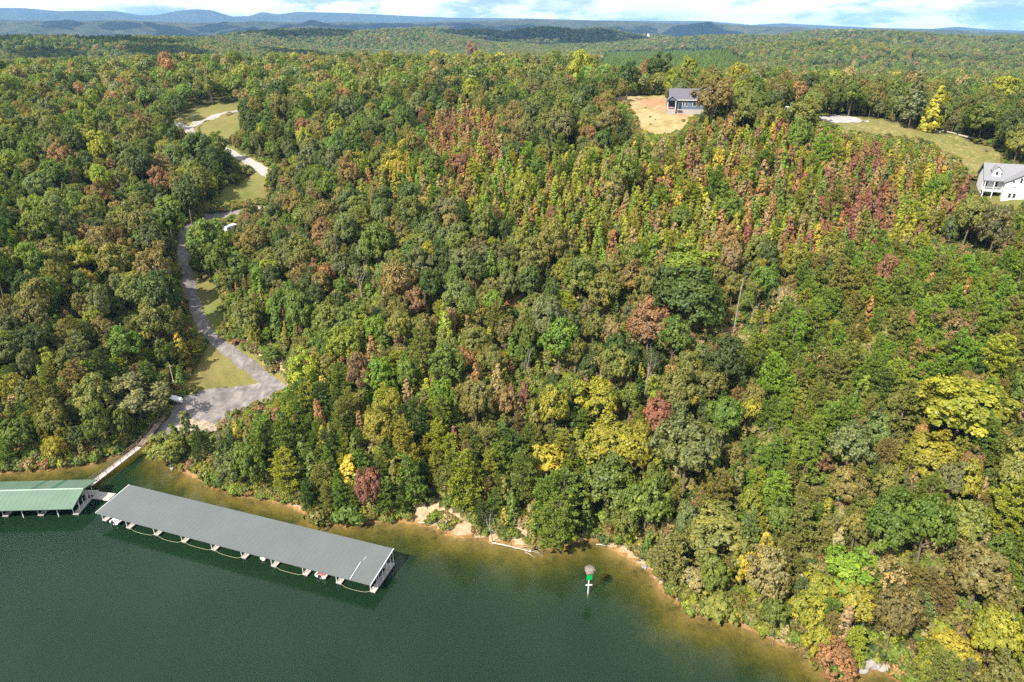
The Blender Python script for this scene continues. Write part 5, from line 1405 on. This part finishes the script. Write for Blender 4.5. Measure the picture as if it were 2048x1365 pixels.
# green boathouse
GA = math.atan2(.6, 14.2); G0 = np.array([-88.4, 111.3])
nb = empty('green_boathouse', (G0[0], G0[1], 0), GA, 'open boathouse with a gabled green metal roof at the frame edge', 'boathouse')
GL, GD, ZE, ZR = 58.0, 9.5, 2.8, 4.15
pw2 = 1.0; nP = int(GL / pw2)
def gpanel(back):
    b = MB(); y0, y1 = (GD + .25, GD / 2) if back else (-.25, GD / 2)
    xs = (-pw2 + .001, -.001)
    q = [(xs[0], y0, ZE), (xs[1], y0, ZE), (xs[1], y1, ZR), (xs[0], y1, ZR)]
    if back: q = q[::-1]
    b.hexa(q + [(x, y, z + .05) for x, y, z in q])
    q2 = [(xs[0], y0, ZE + .05), (xs[0] + .05, y0, ZE + .05), (xs[0] + .05, y1, ZR + .05), (xs[0], y1, ZR + .05)]
    if back: q2 = q2[::-1]
    b.hexa(q2 + [(x, y, z + .015) for x, y, z in q2]); return b
pf, pk = gpanel(False).mesh('roof_panel', M_GREEN_ROOF), gpanel(True).mesh('roof_panel', M_GREEN_ROOF)
pk2 = pk.copy(); pk2.materials.clear(); pk2.materials.append(M_GREEN_CLEAR)
for i in range(nP):
    add('roof_panel', pf, nb, (-i * pw2, 0, 0))
    if i in (6, 10, 24, 38): tag(add('skylight_panel', pk2, nb, (-i * pw2, 0, 0)), 'darker translucent roof panel')
    else: add('roof_panel', pk, nb, (-i * pw2, 0, 0))
b = MB(); b.hexa([(-GL, GD / 2 - .22, ZR + .02), (0, GD / 2 - .22, ZR + .02), (0, GD / 2 + .22, ZR + .02), (-GL, GD / 2 + .22, ZR + .02), (-GL, GD / 2 - .04, ZR + .14), (0, GD / 2 - .04, ZR + .14), (0, GD / 2 + .04, ZR + .14), (-GL, GD / 2 + .04, ZR + .14)]); b.obj('ridge_cap', M_RIDGE, nb)
for yy in (0, GD):
    b = MB(); b.box((-GL / 2, yy, ZE - .15), (GL, .08, .2)); b.obj('eave_beam', M_DARKSTEEL, nb)
for s in (0, 1):   # gable rake trims
    y0 = -.25 if s == 0 else GD + .25
    b = MB(); b.hexa([(.0, y0, ZE - .14), (.06, y0, ZE - .14), (.06, GD / 2, ZR - .14), (.0, GD / 2, ZR - .14), (.0, y0, ZE + .08), (.06, y0, ZE + .08), (.06, GD / 2, ZR + .08), (.0, GD / 2, ZR + .08)]); b.obj('rake_trim', M_RIDGE, nb)
fg, flg = finger_mesh('dock_finger', 1.15, 6.5), float_mesh(1.15, 6.5)
pg = post_mesh(ZE - .62)
for k, xx in enumerate([-.62 - 7.0 * i for i in range(9)]):
    f = add('dock_finger', fg, nb, (xx, 1.1, 0)); add('float', flg, f)
    for sx, yy in ((-.5, .3), (.5, 1.0), (-.5, 2.6), (.5, 4.0), (-.5, 5.6)) + (((.5, 2.5), (.5, 5.2), (.5, 6.2)) if k == 0 else ()): add('post', pg, f, (sx, yy, .46))
    b = MB(); b.poly([(-.5, .9, .47), (.5, .9, .47), (.5, .9, ZE - .25), (-.5, .9, ZE - .25)])
    tb_ = MB().tube([(-.5, .3, ZE - .9), (.5, 1.0, ZE - .25)], .03, 4); tb_.obj('brace', M_STEEL, f)
    if k < 8: add('slip_post', post_mesh(ZE - .1, .12), nb, (xx - 3.5, 1.2, -.1))
b = MB(); b.box((-GL / 2, 8.4, .41), (GL, 1.7, .13)); wk = b.obj('dock_walkway', M_DECK, nb)
b = MB(); b.box((-GL / 2, 8.4, .12), (GL - .6, 1.4, .44)); b.obj('float', M_FLOAT, wk)

def walkway(name, pts, w, label, cat, rails=(), thick=.14, deckmat=None, n_posts=2.0, deck_under=True):
    pts = [np.array(p, float) for p in pts]; e = empty(name, tuple(pts[0]), 0, label, cat); o = pts[0]
    for a, c in zip(pts[:-1], pts[1:]):
        d = c - a; L = np.hypot(d[0], d[1]); t = d[:2] / L; nn = np.array([-t[1], t[0]])
        m = max(1, int(L / 2.4))
        for i in range(m):
            p, q = a + d * (i / m) - o, a + d * ((i + 1) / m - .012) - o
            cs = [(p[:2] - nn * w / 2, p[2]), (q[:2] - nn * w / 2, q[2]), (q[:2] + nn * w / 2, q[2]), (p[:2] + nn * w / 2, p[2])]
            MB().hexa([(v[0], v[1], z - thick) for v, z in cs] + [(v[0], v[1], z) for v, z in cs]).obj('deck_section', deckmat or M_DECK, e)
        for s in rails:
            k = max(2, int(L / n_posts) + 1)
            for i in range(k):
                p = a + d * (i / (k - 1)) - o; v = p[:2] + nn * s * (w / 2 - .05)
                MB().box((v[0], v[1], p[2] + .5), (.08, .08, 1.05)).obj('rail_post', M_WOOD, e)
            for hz in (.55, 1.02):
                p, q = a - o, c - o; v, u = p[:2] + nn * s * (w / 2 - .05), q[:2] + nn * s * (w / 2 - .05)
                MB().tube([(v[0], v[1], p[2] + hz), (u[0], u[1], q[2] + hz)], .04, 5).obj('rail', M_WOOD, e)
        if deck_under:
            p, q = a - o, c - o
            for s in (-1, 1):
                v, u = p[:2] + nn * s * w * .4, q[:2] + nn * s * w * .4
                MB().tube([(v[0], v[1], p[2] - thick - .1), (u[0], u[1], q[2] - thick - .1)], .09, 4).obj('beam', M_DARKSTEEL, e)
    return e
A0, A1 = at_z(176, 988, .46), at_z(262, 1004, .46)
walkway('dock_bridge', [A0 * 1, at_z(225, 994, .46)], 2.3, 'pale floating bridge linking the green and grey boathouses', 'walkway', (), .3, M_CONCRETE)
g1 = ground_at(290, 880); g2 = ground_at(338, 822)
B0, B1 = at_z(178, 971, .75), at_z(279, 893, 1.7)
walkway('gangway', [B0, B1], 1.5, 'pale gangway with brown handrails from the green boathouse to the shore', 'gangway', (-1, 1), .14, M_CONCRETE)
C0 = np.array([B1[0] + .05, B1[1] + .08, B1[2]]); C1 = np.array([g2[0], g2[1], g2[2] + .25])
walkway('boardwalk', [C0 + (C1 - C0) * .02, C1], 1.5, 'dark wooden boardwalk with railings climbing beside the ramp', 'boardwalk', (-1, 1), .12, M_WOOD)
for u in (.15, .5, .85):
    p = C0 + (C1 - C0) * u

# channel marker with a nest
mp = at_z(1176, 1187, 0.0)
ck = empty('channel_marker', tuple(mp), 0.08, 'green channel marker on a pale pile standing in the shallow water', 'channel marker')
MB().tube([(0, 0, -3.0), (0.02, 0, 2.0), (.06, .02, 4.9)], [.15, .15, .14], 10).obj('pile', worn('pile', (.38, .36, .33), .8, 0, .2, 2), ck)
MB().box((.03, -.16, 2.05), (1.15, .10, .20)).obj('cross_arm', M_WHITE, ck)
b = MB(); b.box((.04, -.20, 3.75), (.98, .04, .98)); b.obj('dayboard', M_GREEN, ck)
b = MB(); b.box((.46, .12, 3.75), (.04, .9, .98), -.5); b.obj('dayboard', M_GREEN, ck)
MB().box((.05, 0, 4.86), (1.3, 1.1, .08)).obj('platform', M_WOOD, ck)
def nest():
    r = random.Random(4); b = MB()
    for i in range(420):
        a = r.uniform(0, 6.283); q = r.uniform(.12, .84); z = r.uniform(0, .85); k = q * (0.72 + .3 * min(z, .6))
        p = Vector((math.cos(a) * k, math.sin(a) * k, z)); d = Vector((-math.sin(a) + r.uniform(-.7, .7), math.cos(a) + r.uniform(-.7, .7), r.uniform(-.22, .22))).normalized() * r.uniform(.25, .55)
        b.tube([tuple(p - d), tuple(p + d)], r.uniform(.014, .028), 3, False)
    b2 = MB(); o = b.obj('osprey_nest', worn('nest_sticks', (.25, .21, .175), .95, 0, .35, 6)); o.location = (mp[0] + .06, mp[1], mp[2] + 4.9)
    return tag(o, 'big round nest of pale sticks on top of the channel marker', 'nest')
nest()

# driftwood and the fallen trunk
def limb(b, p, q, r0, r1, bend, rr_, n=6):
    p, q = np.array(p, float), np.array(q, float); pts = []
    for k in range(n + 1):
        u = k / n; v = p + (q - p) * u + np.array(bend) * math.sin(math.pi * u); pts.append(tuple(v))
    b.tube(pts, list(np.linspace(r0, r1, n + 1)), 6)
def fallen():
    b = MB(); o = at_z(986, 1088, .3); L = lambda px, py, z: at_z(px, py, z) - o
    e = empty('fallen_trunk', tuple(o), 0, 'bleached fallen trunk lying from the shore out over the water with curved branches', 'fallen tree')
    limb(b, L(984, 1086, .5), L(1062, 1104, .2), .16, .10, (0, 0, .15), 0); b.obj('trunk', M_DRIFT, e)
    for (p, q, bd) in (((1040, 1099, .25), (1086, 1112, .15), (0.3, .5, .2)), ((1050, 1102, .2), (1084, 1114, .1), (.2, .3, .2)), ((1056, 1103, .2), (1086, 1106, .2), (.3, .6, .3)), ((1030, 1098, .3), (1078, 1096, .5), (.1, .2, .3)), ((1058, 1088, .2), (1074, 1083, .5), (.2, .5, .4)), ((1056, 1083, .2), (1076, 1089, .3), (.2, .5, .2)), ((1050, 1104, .2), (1070, 1116, .05), (.2, -.2, .1))):
        m = MB(); limb(m, L(*p), L(*q), .06, .02, bd, 0); m.obj('branch', M_DRIFT, e)
fallen()
DW = [((1262, 1096), (1292, 1134), 'grey driftwood log lying up the pale little beach'), ((836, 1046), (900, 1052), 'thin bleached log at the foot of the sandy bank'), ((1192, 1092), (1226, 1096), 'thin dark branch in the water before the pale little beach'),
      ((1766, 1318), (1776, 1346), 'white driftwood log leaning beside the grey rock'), ((1606, 1318), (1612, 1306), 'short pale driftwood piece at the right shore'), ((1528, 1266), (1541, 1276), 'white twisted branch at the right shore'), ((968, 1060), (1000, 1068), 'bleached log lying behind the white shore snag'), ((1736, 1150), (1748, 1190), 'white fallen branch, upper piece, in the gap of the right slope'), ((1742, 1142), (1768, 1146), 'white fallen branch, crosswise piece, in the gap of the right slope')]
for a, c, lab in DW:
    p, q = ground_at(*a), ground_at(*c); zz_ = max(p[2], q[2], 0) * 0 + .15
    p[2] = max(p[2], 0) + .12; q[2] = max(q[2], 0) + .14
    b = MB(); limb(b, p, q, .13, .06, (0, 0, .12), 0); d = (q - p); s_ = np.array([-d[1], d[0], 0]) * .22
    limb(b, p + d * .55, p + d * .9 + s_ + np.array([0, 0, .4]), .06, .02, (0, 0, .15), 0)
    tag(b.obj('driftwood_log', M_DRIFT), lab, 'driftwood', 'driftwood along the shore')

# rocks
def boulder(px, py, r, lab, seed):
    g = ground_at(px, py); bm = bmesh.new(); bmesh.ops.create_icosphere(bm, subdivisions=3, radius=1.0); rr_ = np.random.default_rng(seed)
    ks = rr_.normal(size=(6, 3)); ph = rr_.uniform(0, 6, 6)
    for v in bm.verts:
        c = np.array(v.co); k = 1 + sum(.10 * math.sin(3.0 * float(c @ ks[i]) + ph[i]) for i in range(6)); v.co = Vector(np.round(c * k * 4) / 4 * .35 + c * k * .65)
        v.co.x *= r * 1.2; v.co.y *= r; v.co.z *= r * .6
    me = bpy.data.meshes.new('boulder'); bm.to_mesh(me); bm.free(); me.materials.append(M_ROCK)
    o = add('boulder', me, None, (g[0], g[1], max(g[2], 0) + r * .1), (0, 0, seed)); tag(o, lab, 'rock', 'rocks at the shore')
boulder(1738, 1326, 1.5, 'largest grey rock at the bottom of the right shore', 1); boulder(1722, 1338, .8, 'small grey rock left of the largest rock', 2); boulder(1758, 1332, .9, 'small grey rock right of the largest rock', 3)
boulder(1290, 1134, .5, 'pale stone at the outer end of the little beach', 4); boulder(345, 938, .5, 'pale stone at the edge of the cove', 5); boulder(398, 868, .6, 'pale boulder in the rubble beside the ramp', 6); boulder(420, 856, .5, 'pale boulder at the edge of the ramp lot', 7); boulder(374, 872, .5, 'pale boulder at the foot of the ramp', 8)

# utility pole, meter box, pipe gate, sign
g = ground_at(349, 774); e = empty('utility_pole', tuple(g), .2, 'thin weathered utility pole at the edge of the lawn by the ramp', 'utility pole')
MB().tube([(0, 0, -.5), (0.02, 0, 3), (-.05, 0, 6.6)], [.12, .11, .09], 8).obj('post', M_DRIFT, e); MB().box((0, -.16, 1.5), (.55, .2, .8)).obj('meter_box', M_STEEL, e); MB().box((0, -.1, 6.1), (1.1, .1, .1)).obj('cross_arm', M_DRIFT, e)
g = ground_at(379, 751); e = empty('utility_box', tuple(g), .4, 'small pale utility box on the lawn by the ramp', 'utility box')
MB().box((0, 0, .3), (.9, .7, .7)).obj('cabinet', M_WHITE, e); MB().box((0, 0, .68), (1.0, .8, .06)).obj('lid', M_STEEL, e)
g = ground_at(424, 424); e = empty('pipe_gate', tuple(g), .12, 'white two-rail pipe gate beside the shaded parking spot', 'gate')
for x in (-2.7, 0, 2.7): MB().tube([(x, 0, -.3), (x, 0, 1.25)], .07, 6).obj('gate_post', M_WHITE, e)
for z in (.55, 1.12): MB().tube([(-2.8, -.02, z), (2.8, -.02, z)], .06, 6).obj('rail', M_WHITE, e)
g = ground_at(388, 238); e = empty('road_sign', tuple(g), 0, 'small white sign beside the road junction', 'sign')
MB().tube([(0, 0, -.3), (0, 0, 1.7)], .05, 6).obj('post', M_STEEL, e); MB().box((0, -.06, 1.75), (1.1, .05, .8)).obj('sign_plate', M_WHITE, e)

def wheel(e, x, y, r=.33, w=.24):
    b = MB(); b.tube([(x, y - w / 2, r), (x, y + w / 2, r)], r, 14); t = b.obj('wheel', M_DARK, e)
    b = MB(); b.tube([(x, y - w / 2 - .01, r), (x, y + w / 2 + .01, r)], r * .55, 10); b.obj('rim', M_STEEL, t)
# white trailer in the shade
g = ground_at(463, 464); e = empty('camper_trailer', tuple(g), math.radians(62), 'white camper trailer parked under trees beside the road', 'trailer')
b = MB(); L, W, Z = 5.4, 2.2, 2.5
prof = [(-L / 2, .55), (L / 2 - .3, .55), (L / 2, 1.0), (L / 2, 1.9), (L / 2 - .5, Z), (-L / 2 + .3, Z), (-L / 2, Z - .35)]
b.poly([(x, -W / 2, z) for x, z in prof]); b.poly([(x, W / 2, z) for x, z in reversed(prof)])
for i in range(len(prof)):
    (x0, z0), (x1, z1) = prof[i], prof[(i + 1) % len(prof)]; b.poly([(x0, -W / 2, z0), (x0, W / 2, z0), (x1, W / 2, z1), (x1, -W / 2, z1)])
b.obj('body', M_WHITE, e)
for x in (-1.5, 1.2): MB().box((x, -W / 2 - .01, 1.65), (.9, .03, .6)).obj('window', M_GLASS, e)
MB().box((.1, -W / 2 - .01, 1.35), (.65, .03, 1.5)).obj('door', M_STEEL, e)
for y in (-.95, .95): wheel(e, -.2, y, .34)
MB().tube([(L / 2, 0, .5), (L / 2 + 1.1, 0, .5)], .05, 5).obj('tow_bar', M_DARKSTEEL, e)
# white covered boat on the ramp edge
g = ground_at(357, 806); e = empty('covered_boat', tuple(g), math.radians(-28), 'small boat under a white cover parked at the edge of the ramp lot', 'boat')
hb = hull_mb(4.0, 1.7, .95, False); hb.obj('hull', M_GEL, e, (-2, 0, .25))
b = MB(); n = 8
for i in range(n):
    u0, u1 = i / n, (i + 1) / n; w0, w1 = .92 * (1 - max(0, (u0 - .45) / .55) ** 2.2), .92 * (1 - max(0, (u1 - .45) / .55) ** 2.2); h0, h1_ = 1.75 - .5 * u0 + .06 * math.sin(i * 2), 1.75 - .5 * u1 + .06 * math.sin(i * 2 + 2)
    for s in (-1, 1): b.poly([(-2 + 4 * u0, 0, h0), (-2 + 4 * u1, 0, h1_), (-2 + 4 * u1, s * w1, 1.2), (-2 + 4 * u0, s * w0, 1.2)][::s])
b.obj('cover', M_WHITE, e)
for y in (-.8, .8): wheel(e, -.6, y, .3)
# white car beyond the driveway tree
def car(px, py, rz, lab, paint):
    g = ground_at(px, py); e = empty('parked_car', tuple(g), rz, lab, 'car'); L, W = 4.6, 1.85
    lo = [(-2.3, .35), (2.3, .35), (2.3, .75), (2.1, .95), (1.0, 1.05), (-2.25, 1.05), (-2.3, .8)]; up = [(-2.1, 1.05), (1.0, 1.05), (.35, 1.65), (-1.8, 1.7)]
    for nm, pr, w, mt in (('body', lo, W, paint), ('cabin', up, W * .88, M_GLASS)):
        b = MB(); b.poly([(x, -w / 2, z) for x, z in pr]); b.poly([(x, w / 2, z) for x, z in reversed(pr)])
        for i in range(len(pr)):
            (x0, z0), (x1, z1) = pr[i], pr[(i + 1) % len(pr)]; b.poly([(x0, -w / 2, z0), (x0, w / 2, z0), (x1, w / 2, z1), (x1, -w / 2, z1)])
        b.obj(nm, mt, e)
    MB().box((-.72, 0, 1.70), (2.1, W * .8, .06)).obj('roof', paint, e)
    for x in (-1.45, 1.45):
        for y in (-.85, .85): wheel(e, x, y, .34)
    for y in (-.6, .6): MB().box((2.28, y, .72), (.06, .32, .14)).obj('headlight', M_STEEL, e)
car(1581, 218, math.radians(160), 'white car parked beyond the round olive tree by the driveway', M_WHITE)

# dark house
def window(e, x, y, z, w, h, frame=M_WHITE, axis='x', panes=2):
    """frame with recessed pane, in the wall plane y"""
    b = MB(); t = .09
    for cx, cz, dx, dz in ((x - w / 2, z, t, h + t), (x + w / 2, z, t, h + t)): b.box((cx, y - .03, cz), (dx, .10, dz))
    for cz in (z - h / 2, z + h / 2): b.box((x, y - .03, cz), (w - t, .09, t))
    f = b.obj('window', frame, e)
    for k in range(panes): 
        ph = (h - t) / panes - .05; MB().box((x, y - .012, z - h / 2 + t / 2 + .025 + ph / 2 + k * (ph + .05)), (w - t, .03, ph)).obj('pane', M_GLASS, f)
def gable_roof(b, x0, x1, y0, y1, ze, zr, t=.18):
    ym = (y0 + y1) / 2
    for ya, s in ((y0, 1), (y1, -1)):
        q = [(x0, ya, ze), (x1, ya, ze), (x1, ym, zr), (x0, ym, zr)]
        if s < 0: q = q[::-1]
        b.hexa(q + [(x, y, z + t) for x, y, z in q])
    return b
def gable_roof_y(b, x0, x1, y0, y1, ze, zr, t=.18):
    xm = (x0 + x1) / 2
    for xa, s in ((x0, -1), (x1, 1)):
        q = [(xa, y0, ze), (xa, y1, ze), (xm, y1, zr), (xm, y0, zr)]
        if s > 0: q = q[::-1]
        b.hexa(q[::-1] + [(x, y, z + t) for x, y, z in q[::-1]])
    return b
g = ground_at(1370, 229)
dh = empty('dark_house', tuple(g), math.radians(-8), 'dark blue house with a dark roof and white base on the ridge', 'house')
MB().box((2.6, 4.6, .4), (11.6, 9.0, 3.0)).obj('foundation', M_BLOCK, dh)
b = MB(); b.box((2.6, 4.6, 3.75), (11.4, 8.8, 3.7))
for x in (-3.1, 8.3): b.poly([(x, .2, 5.6), (x, 9.0, 5.6), (x, 4.6, 9.0)])
b.obj('wall', M_SIDING, dh)
gable_roof(MB(), -6.9, 9.0, -.5, 9.7, 5.45, 9.3).obj('roof', M_SHINGLE, dh)
MB().box((2.6, -.5, 5.42), (12.2, .08, .22)).obj('fascia', M_WHITE, dh)
for x in (-.9, .35): window(dh, x, .2, 3.9, .75, 1.7)
window(dh, 3.4, .2, 3.9, 1.5, 1.5); window(dh, 6.4, .2, 3.9, 1.0, 1.5)
MB().box((-2.2, .17, 3.1), (1.0, .08, 2.2)).obj('door', M_DARK, dh)
MB().box((-2.4, -.35, 1.72), (2.0, 1.0, .25)).obj('porch_step', M_BLOCK, dh)
# porch wing with its own small gable
MB().box((-5.6, 2.6, .45), (3.4, 6.2, 2.9)).obj('porch_base', M_BLOCK, dh)
b = MB(); b.poly([(-7.25, -.48, 5.2), (-3.95, -.48, 5.2), (-5.6, -.48, 6.55)]); b.poly([(-7.25, -.40, 5.2), (-5.6, -.40, 6.55), (-3.95, -.40, 5.2)]); b.box((-5.6, 5.0, 3.55), (3.1, .2, 3.3)); b.obj('porch_wall', M_SIDING, dh)
gable_roof_y(MB(), -7.7, -3.5, -.8, 5.6, 4.85, 6.75).obj('porch_roof', M_SHINGLE, dh)
for x in (-7.15, -4.05):
    for y in (-.3, 2.3): MB().box((x, y, 3.5), (.22, .22, 3.2)).obj('porch_post', M_WHITE if y < 0 else M_SIDING, dh)
MB().box((-5.6, -.42, 2.6), (3.0, .06, .08)).obj('porch_rail', M_WHITE, dh)
tag(MB().box((0, 0, .55), (1.6, .9, .5)).box((-.9, 0, .55), (.2, 1.0, 1.1)).obj('porch_sofa', M_SEAT), 'dark red sofa on the porch of the dark house', 'sofa')
bpy.data.objects['porch_sofa'].location = (dh.location.x - 5.6 * math.cos(-.14) , dh.location.y + 1.6 + .78, dh.location.z + 1.92)

# white farmhouse
g = ground_at(2001, 402)
wh = empty('white_farmhouse', (g[0], g[1], g[2] - .1), math.radians(-22), 'tall white farmhouse with a grey roof, dormer and two-storey porch', 'house')
M_CLAP = worn('white_clapboard', (0.66, 0.66, 0.65), .6, 0, .04, 1)
b = MB(); WX = 12.4; b.box((WX / 2, 4.2, 2.2), (WX, 8.4, 7.6)); b.poly([(0, 0, 6.0), (WX, 0, 6.0), (WX / 2, 0, 9.4)]); b.obj('wing_wall', M_CLAP, wh)
gable_roof_y(MB(), -.5, WX + .5, -.45, 7.5, 5.75, 9.62, .2).obj('wing_roof', M_GREY_SHINGLE, wh)
for s, x in ((0, -.5), (1, WX + .5)):
    q = [(x, -.52, 5.70), (WX / 2, -.52, 9.58)]; MB().tube(q, .12, 4).obj('rake_board', M_DARKSTEEL, wh)
b = MB(); b.box((5.5, 8.2, 2.2), (21.0, 7.4, 7.6));
for x in (-5.0, 16.0): b.poly([(x, 4.5, 6.0), (x, 11.9, 6.0), (x, 8.2, 8.9)])
b.obj('main_wall', M_CLAP, wh)
def main_roof():
    b = MB(); b.hexa([(-5.6, 1.2, 5.7), (16.6, 1.2, 5.7), (16.6, 7.4, 10.1), (-5.6, 7.4, 10.1), (-5.6, 1.2, 5.9), (16.6, 1.2, 5.9), (16.6, 7.4, 10.3), (-5.6, 7.4, 10.3)])
    b.hexa([(-5.6, 7.4, 10.1), (16.6, 7.4, 10.1), (16.6, 12.6, 5.9), (-5.6, 12.6, 5.9), (-5.6, 7.4, 10.3), (16.6, 7.4, 10.3), (16.6, 12.6, 6.1), (-5.6, 12.6, 6.1)]); return b
main_roof().obj('main_roof', M_GREY_SHINGLE, wh)
dm = MB(); dm.box((-2.4, 4.3, 7.8), (2.2, 3.6, 1.9)); dm.poly([(-3.5, 2.5, 8.75), (-1.3, 2.5, 8.75), (-2.4, 2.5, 9.8)]); dmo = dm.obj('dormer', M_CLAP, wh)
gable_roof_y(MB(), -3.8, -1.0, 2.2, 6.8, 8.55, 9.95, .12).obj('dormer_roof', M_GREY_SHINGLE, dmo)
window(dmo, -2.4, 2.5, 8.0, .75, 1.25, M_WHITE)
for x, z, w, h, p in ((3.9, 6.6, .55, 1.35, 1), (6.2, 6.9, .55, 1.45, 1), (2.0, 6.1, .5, .5, 1)): window(wh, x, 0, z, w, h, M_DARKSTEEL, 'x', p)
for x in (1.9, 3.1, 6.2, 7.4, 9.6, 10.8): window(wh, x, 0, 1.9, .85, 1.5, M_WHITE)
for x in (2.6, 6.8, 10.2): window(wh, x, 0, 4.5, 1.0, .35, M_WHITE, 'x', 1)
MB().box((-2.6, 2.95, 2.55), (5.2, 3.1, .3)).obj('porch_deck', M_STEEL, wh); MB().box((-2.6, 2.95, -.4), (5.2, 3.1, .5)).obj('porch_floor', M_CONCRETE, wh)
for x in (-5.0, -2.5):
    for y in (1.5,): MB().box((x, y, 2.8), (.22, .22, 6.0)).obj('porch_post', M_WHITE, wh)
MB().box((-5.0, 4.3, 2.8), (.22, .22, 6.0)).obj('porch_post', M_WHITE, wh)
for z in (3.15, 3.75): MB().box((-2.6, 1.42, z), (5.0, .07, .09)).obj('porch_rail', M_WHITE, wh)
for x in (-4.2, -1.4): window(wh, x, 4.5, 4.3, 1.0, 1.5, M_WHITE)
MB().box((-3.6, 4.47, .9), (1.8, .08, 2.2)).obj('garage_door', M_STEEL, wh); MB().box((-1.2, 4.47, .9), (1.3, .08, 2.1)).obj('basement_door', M_DARK, wh)

# far buildings among the woods
def far_house(px, py, dep, w, hh, lab, mat=M_WHITE, roof=M_GREY_SHINGLE):
    p = at_depth(px, py, dep); e = empty('far_house', (p[0], p[1], p[2] - hh), .3, lab, 'building', 'pale far buildings')
    MB().box((0, 0, hh / 2 - 5), (w, w * .7, hh + 10)).obj('wall', mat, e); gable_roof(MB(), -w * .55, w * .55, -w * .42, w * .42, hh, hh * 1.5).obj('roof', roof, e)
    for k in (-.25, .25): MB().box((k * w, -w * .35 - .05, hh * .55), (w * .15, .12, hh * .3)).obj('window', M_GLASS, e)
far_house(1870, 104, 1500, 8, 7, 'white far building above the woods right of the mown field'); far_house(1297, 68, 2900, 8, 4, 'tiny white building beside the dark far hill')
far_house(857, 46, 6500, 20, 10, 'pale house on the far plateau above the dark hill'); far_house(778, 48, 6500, 18, 9, 'second pale house on the far plateau, further left'); far_house(643, 51, 6400, 20, 9, 'pale building on the plateau slope left of centre'); far_house(560, 53, 6400, 18, 8, 'lone pale building on the plateau left part')

# logs and bench on the mown field
LOGS = [((1866, 262), (1880, 266), 'short pale log at the tree edge of the mown field'), ((1884, 264), (1912, 270), 'long pale log at the tree edge of the mown field'), ((1916, 272), (1950, 280), 'longest pale log at the tree edge of the mown field')]
for a, c, lab in LOGS:
    p, q = ground_at(*a), ground_at(*c); p[2] += .35; q[2] += .35
    b = MB(); limb(b, p, q, .38, .30, (0, 0, .02), 0); tag(b.obj('cut_log', M_DRIFT), lab, 'log', 'logs at the field edge')
g = ground_at(1972, 304); e = empty('garden_bench', tuple(g), .3, 'small dark bench on the mown field above the farmhouse', 'bench')
MB().box((0, 0, .45), (1.7, .5, .07)).obj('seat', M_WOOD, e); MB().box((0, .26, .78), (1.7, .06, .5)).obj('backrest', M_WOOD, e)
for x in (-.7, .7): MB().box((x, 0, .2), (.09, .46, .42)).obj('leg', M_WOOD, e)

# ------------------------------------------------------------------ haze: a closed box of thin air round the whole place
HAZE_DENSITY = 5.0e-5
def haze():
    m, nt = new_mat('haze'); t = NT(nt)
    v = t.n('ShaderNodeVolumePrincipled'); v.inputs['Color'].default_value = (0.24, 0.53, 0.97, 1); v.inputs['Density'].default_value = HAZE_DENSITY; v.inputs['Anisotropy'].default_value = 0.0
    t.out(None, v.outputs[0])
    b = MB(); b.box((0, 8000, 245), (46000, 22000, 510)); o = b.obj('haze', m)
    tag(o, 'thin blue air between the camera and the far ridges', None, None, 'stuff')
haze()

# ------------------------------------------------------------------ fair-weather clouds over the land, whose shadows lie on the far hills
def cloud_bank(spots):
    m, nt = new_mat('cloud'); t = NT(nt)
    d = t.n('ShaderNodeBsdfDiffuse'); d.inputs[0].default_value = (.85, .85, .86, 1); t.out(d.outputs[0])
    vs, fs, off = [], [], 0
    bm = bmesh.new(); bmesh.ops.create_icosphere(bm, subdivisions=3, radius=1.0)
    bv = np.array([v.co for v in bm.verts]); bf = np.array([[v.index for v in f.verts] for f in bm.faces]); bm.free()
    r = np.random.default_rng(8)
    for cx, cyy, w, dd in spots:
        for _ in range(26):
            a = r.uniform(0, 6.28); q = r.uniform(0, 1) ** .6; s = r.uniform(.16, .34) * min(w, dd) * (1.15 - .5 * q)
            v = bv * np.array([s * 1.3, s * 1.1, s * .8]) * (1 + .10 * np.sin(bv[:, [0]] * 7 + a * 3) * np.cos(bv[:, [1]] * 6 + a))
            v = v + np.array([cx + math.cos(a) * q * w, cyy + math.sin(a) * q * dd, 0]); v[:, 2] = 1250 + np.maximum(v[:, 2], -.12 * s)
            vs.append(v); fs.append(bf + off); off += len(bv)
    F = np.concatenate(fs); me = raw_mesh('clouds', np.concatenate(vs), F.ravel(), np.full(len(F), 3), m, None, True)
    tag(add('clouds', me), 'fair-weather cumulus drifting above the hills', None, None, 'stuff')
_k = 1180 / math.tan(SUN_EL); _ox, _oy = math.sin(SUN_AZ_FROM) * _k, math.cos(SUN_AZ_FROM) * _k
def over(px, dist, w, d):
    a = math.atan((px - 1024.0) / FPX / (CP + 0.45 * SP)); return (dist * math.sin(a) + _ox, dist * math.cos(a) + _oy, w, d)
cloud_bank([over(110, 1560, 420, 230), over(-150, 1700, 300, 230), over(1100, 2950, 430, 260), over(980, 3050, 200, 200), over(640, 2650, 300, 200), over(700, 6300, 1500, 600), over(1350, 6200, 700, 500), over(330, 6200, 800, 500)])
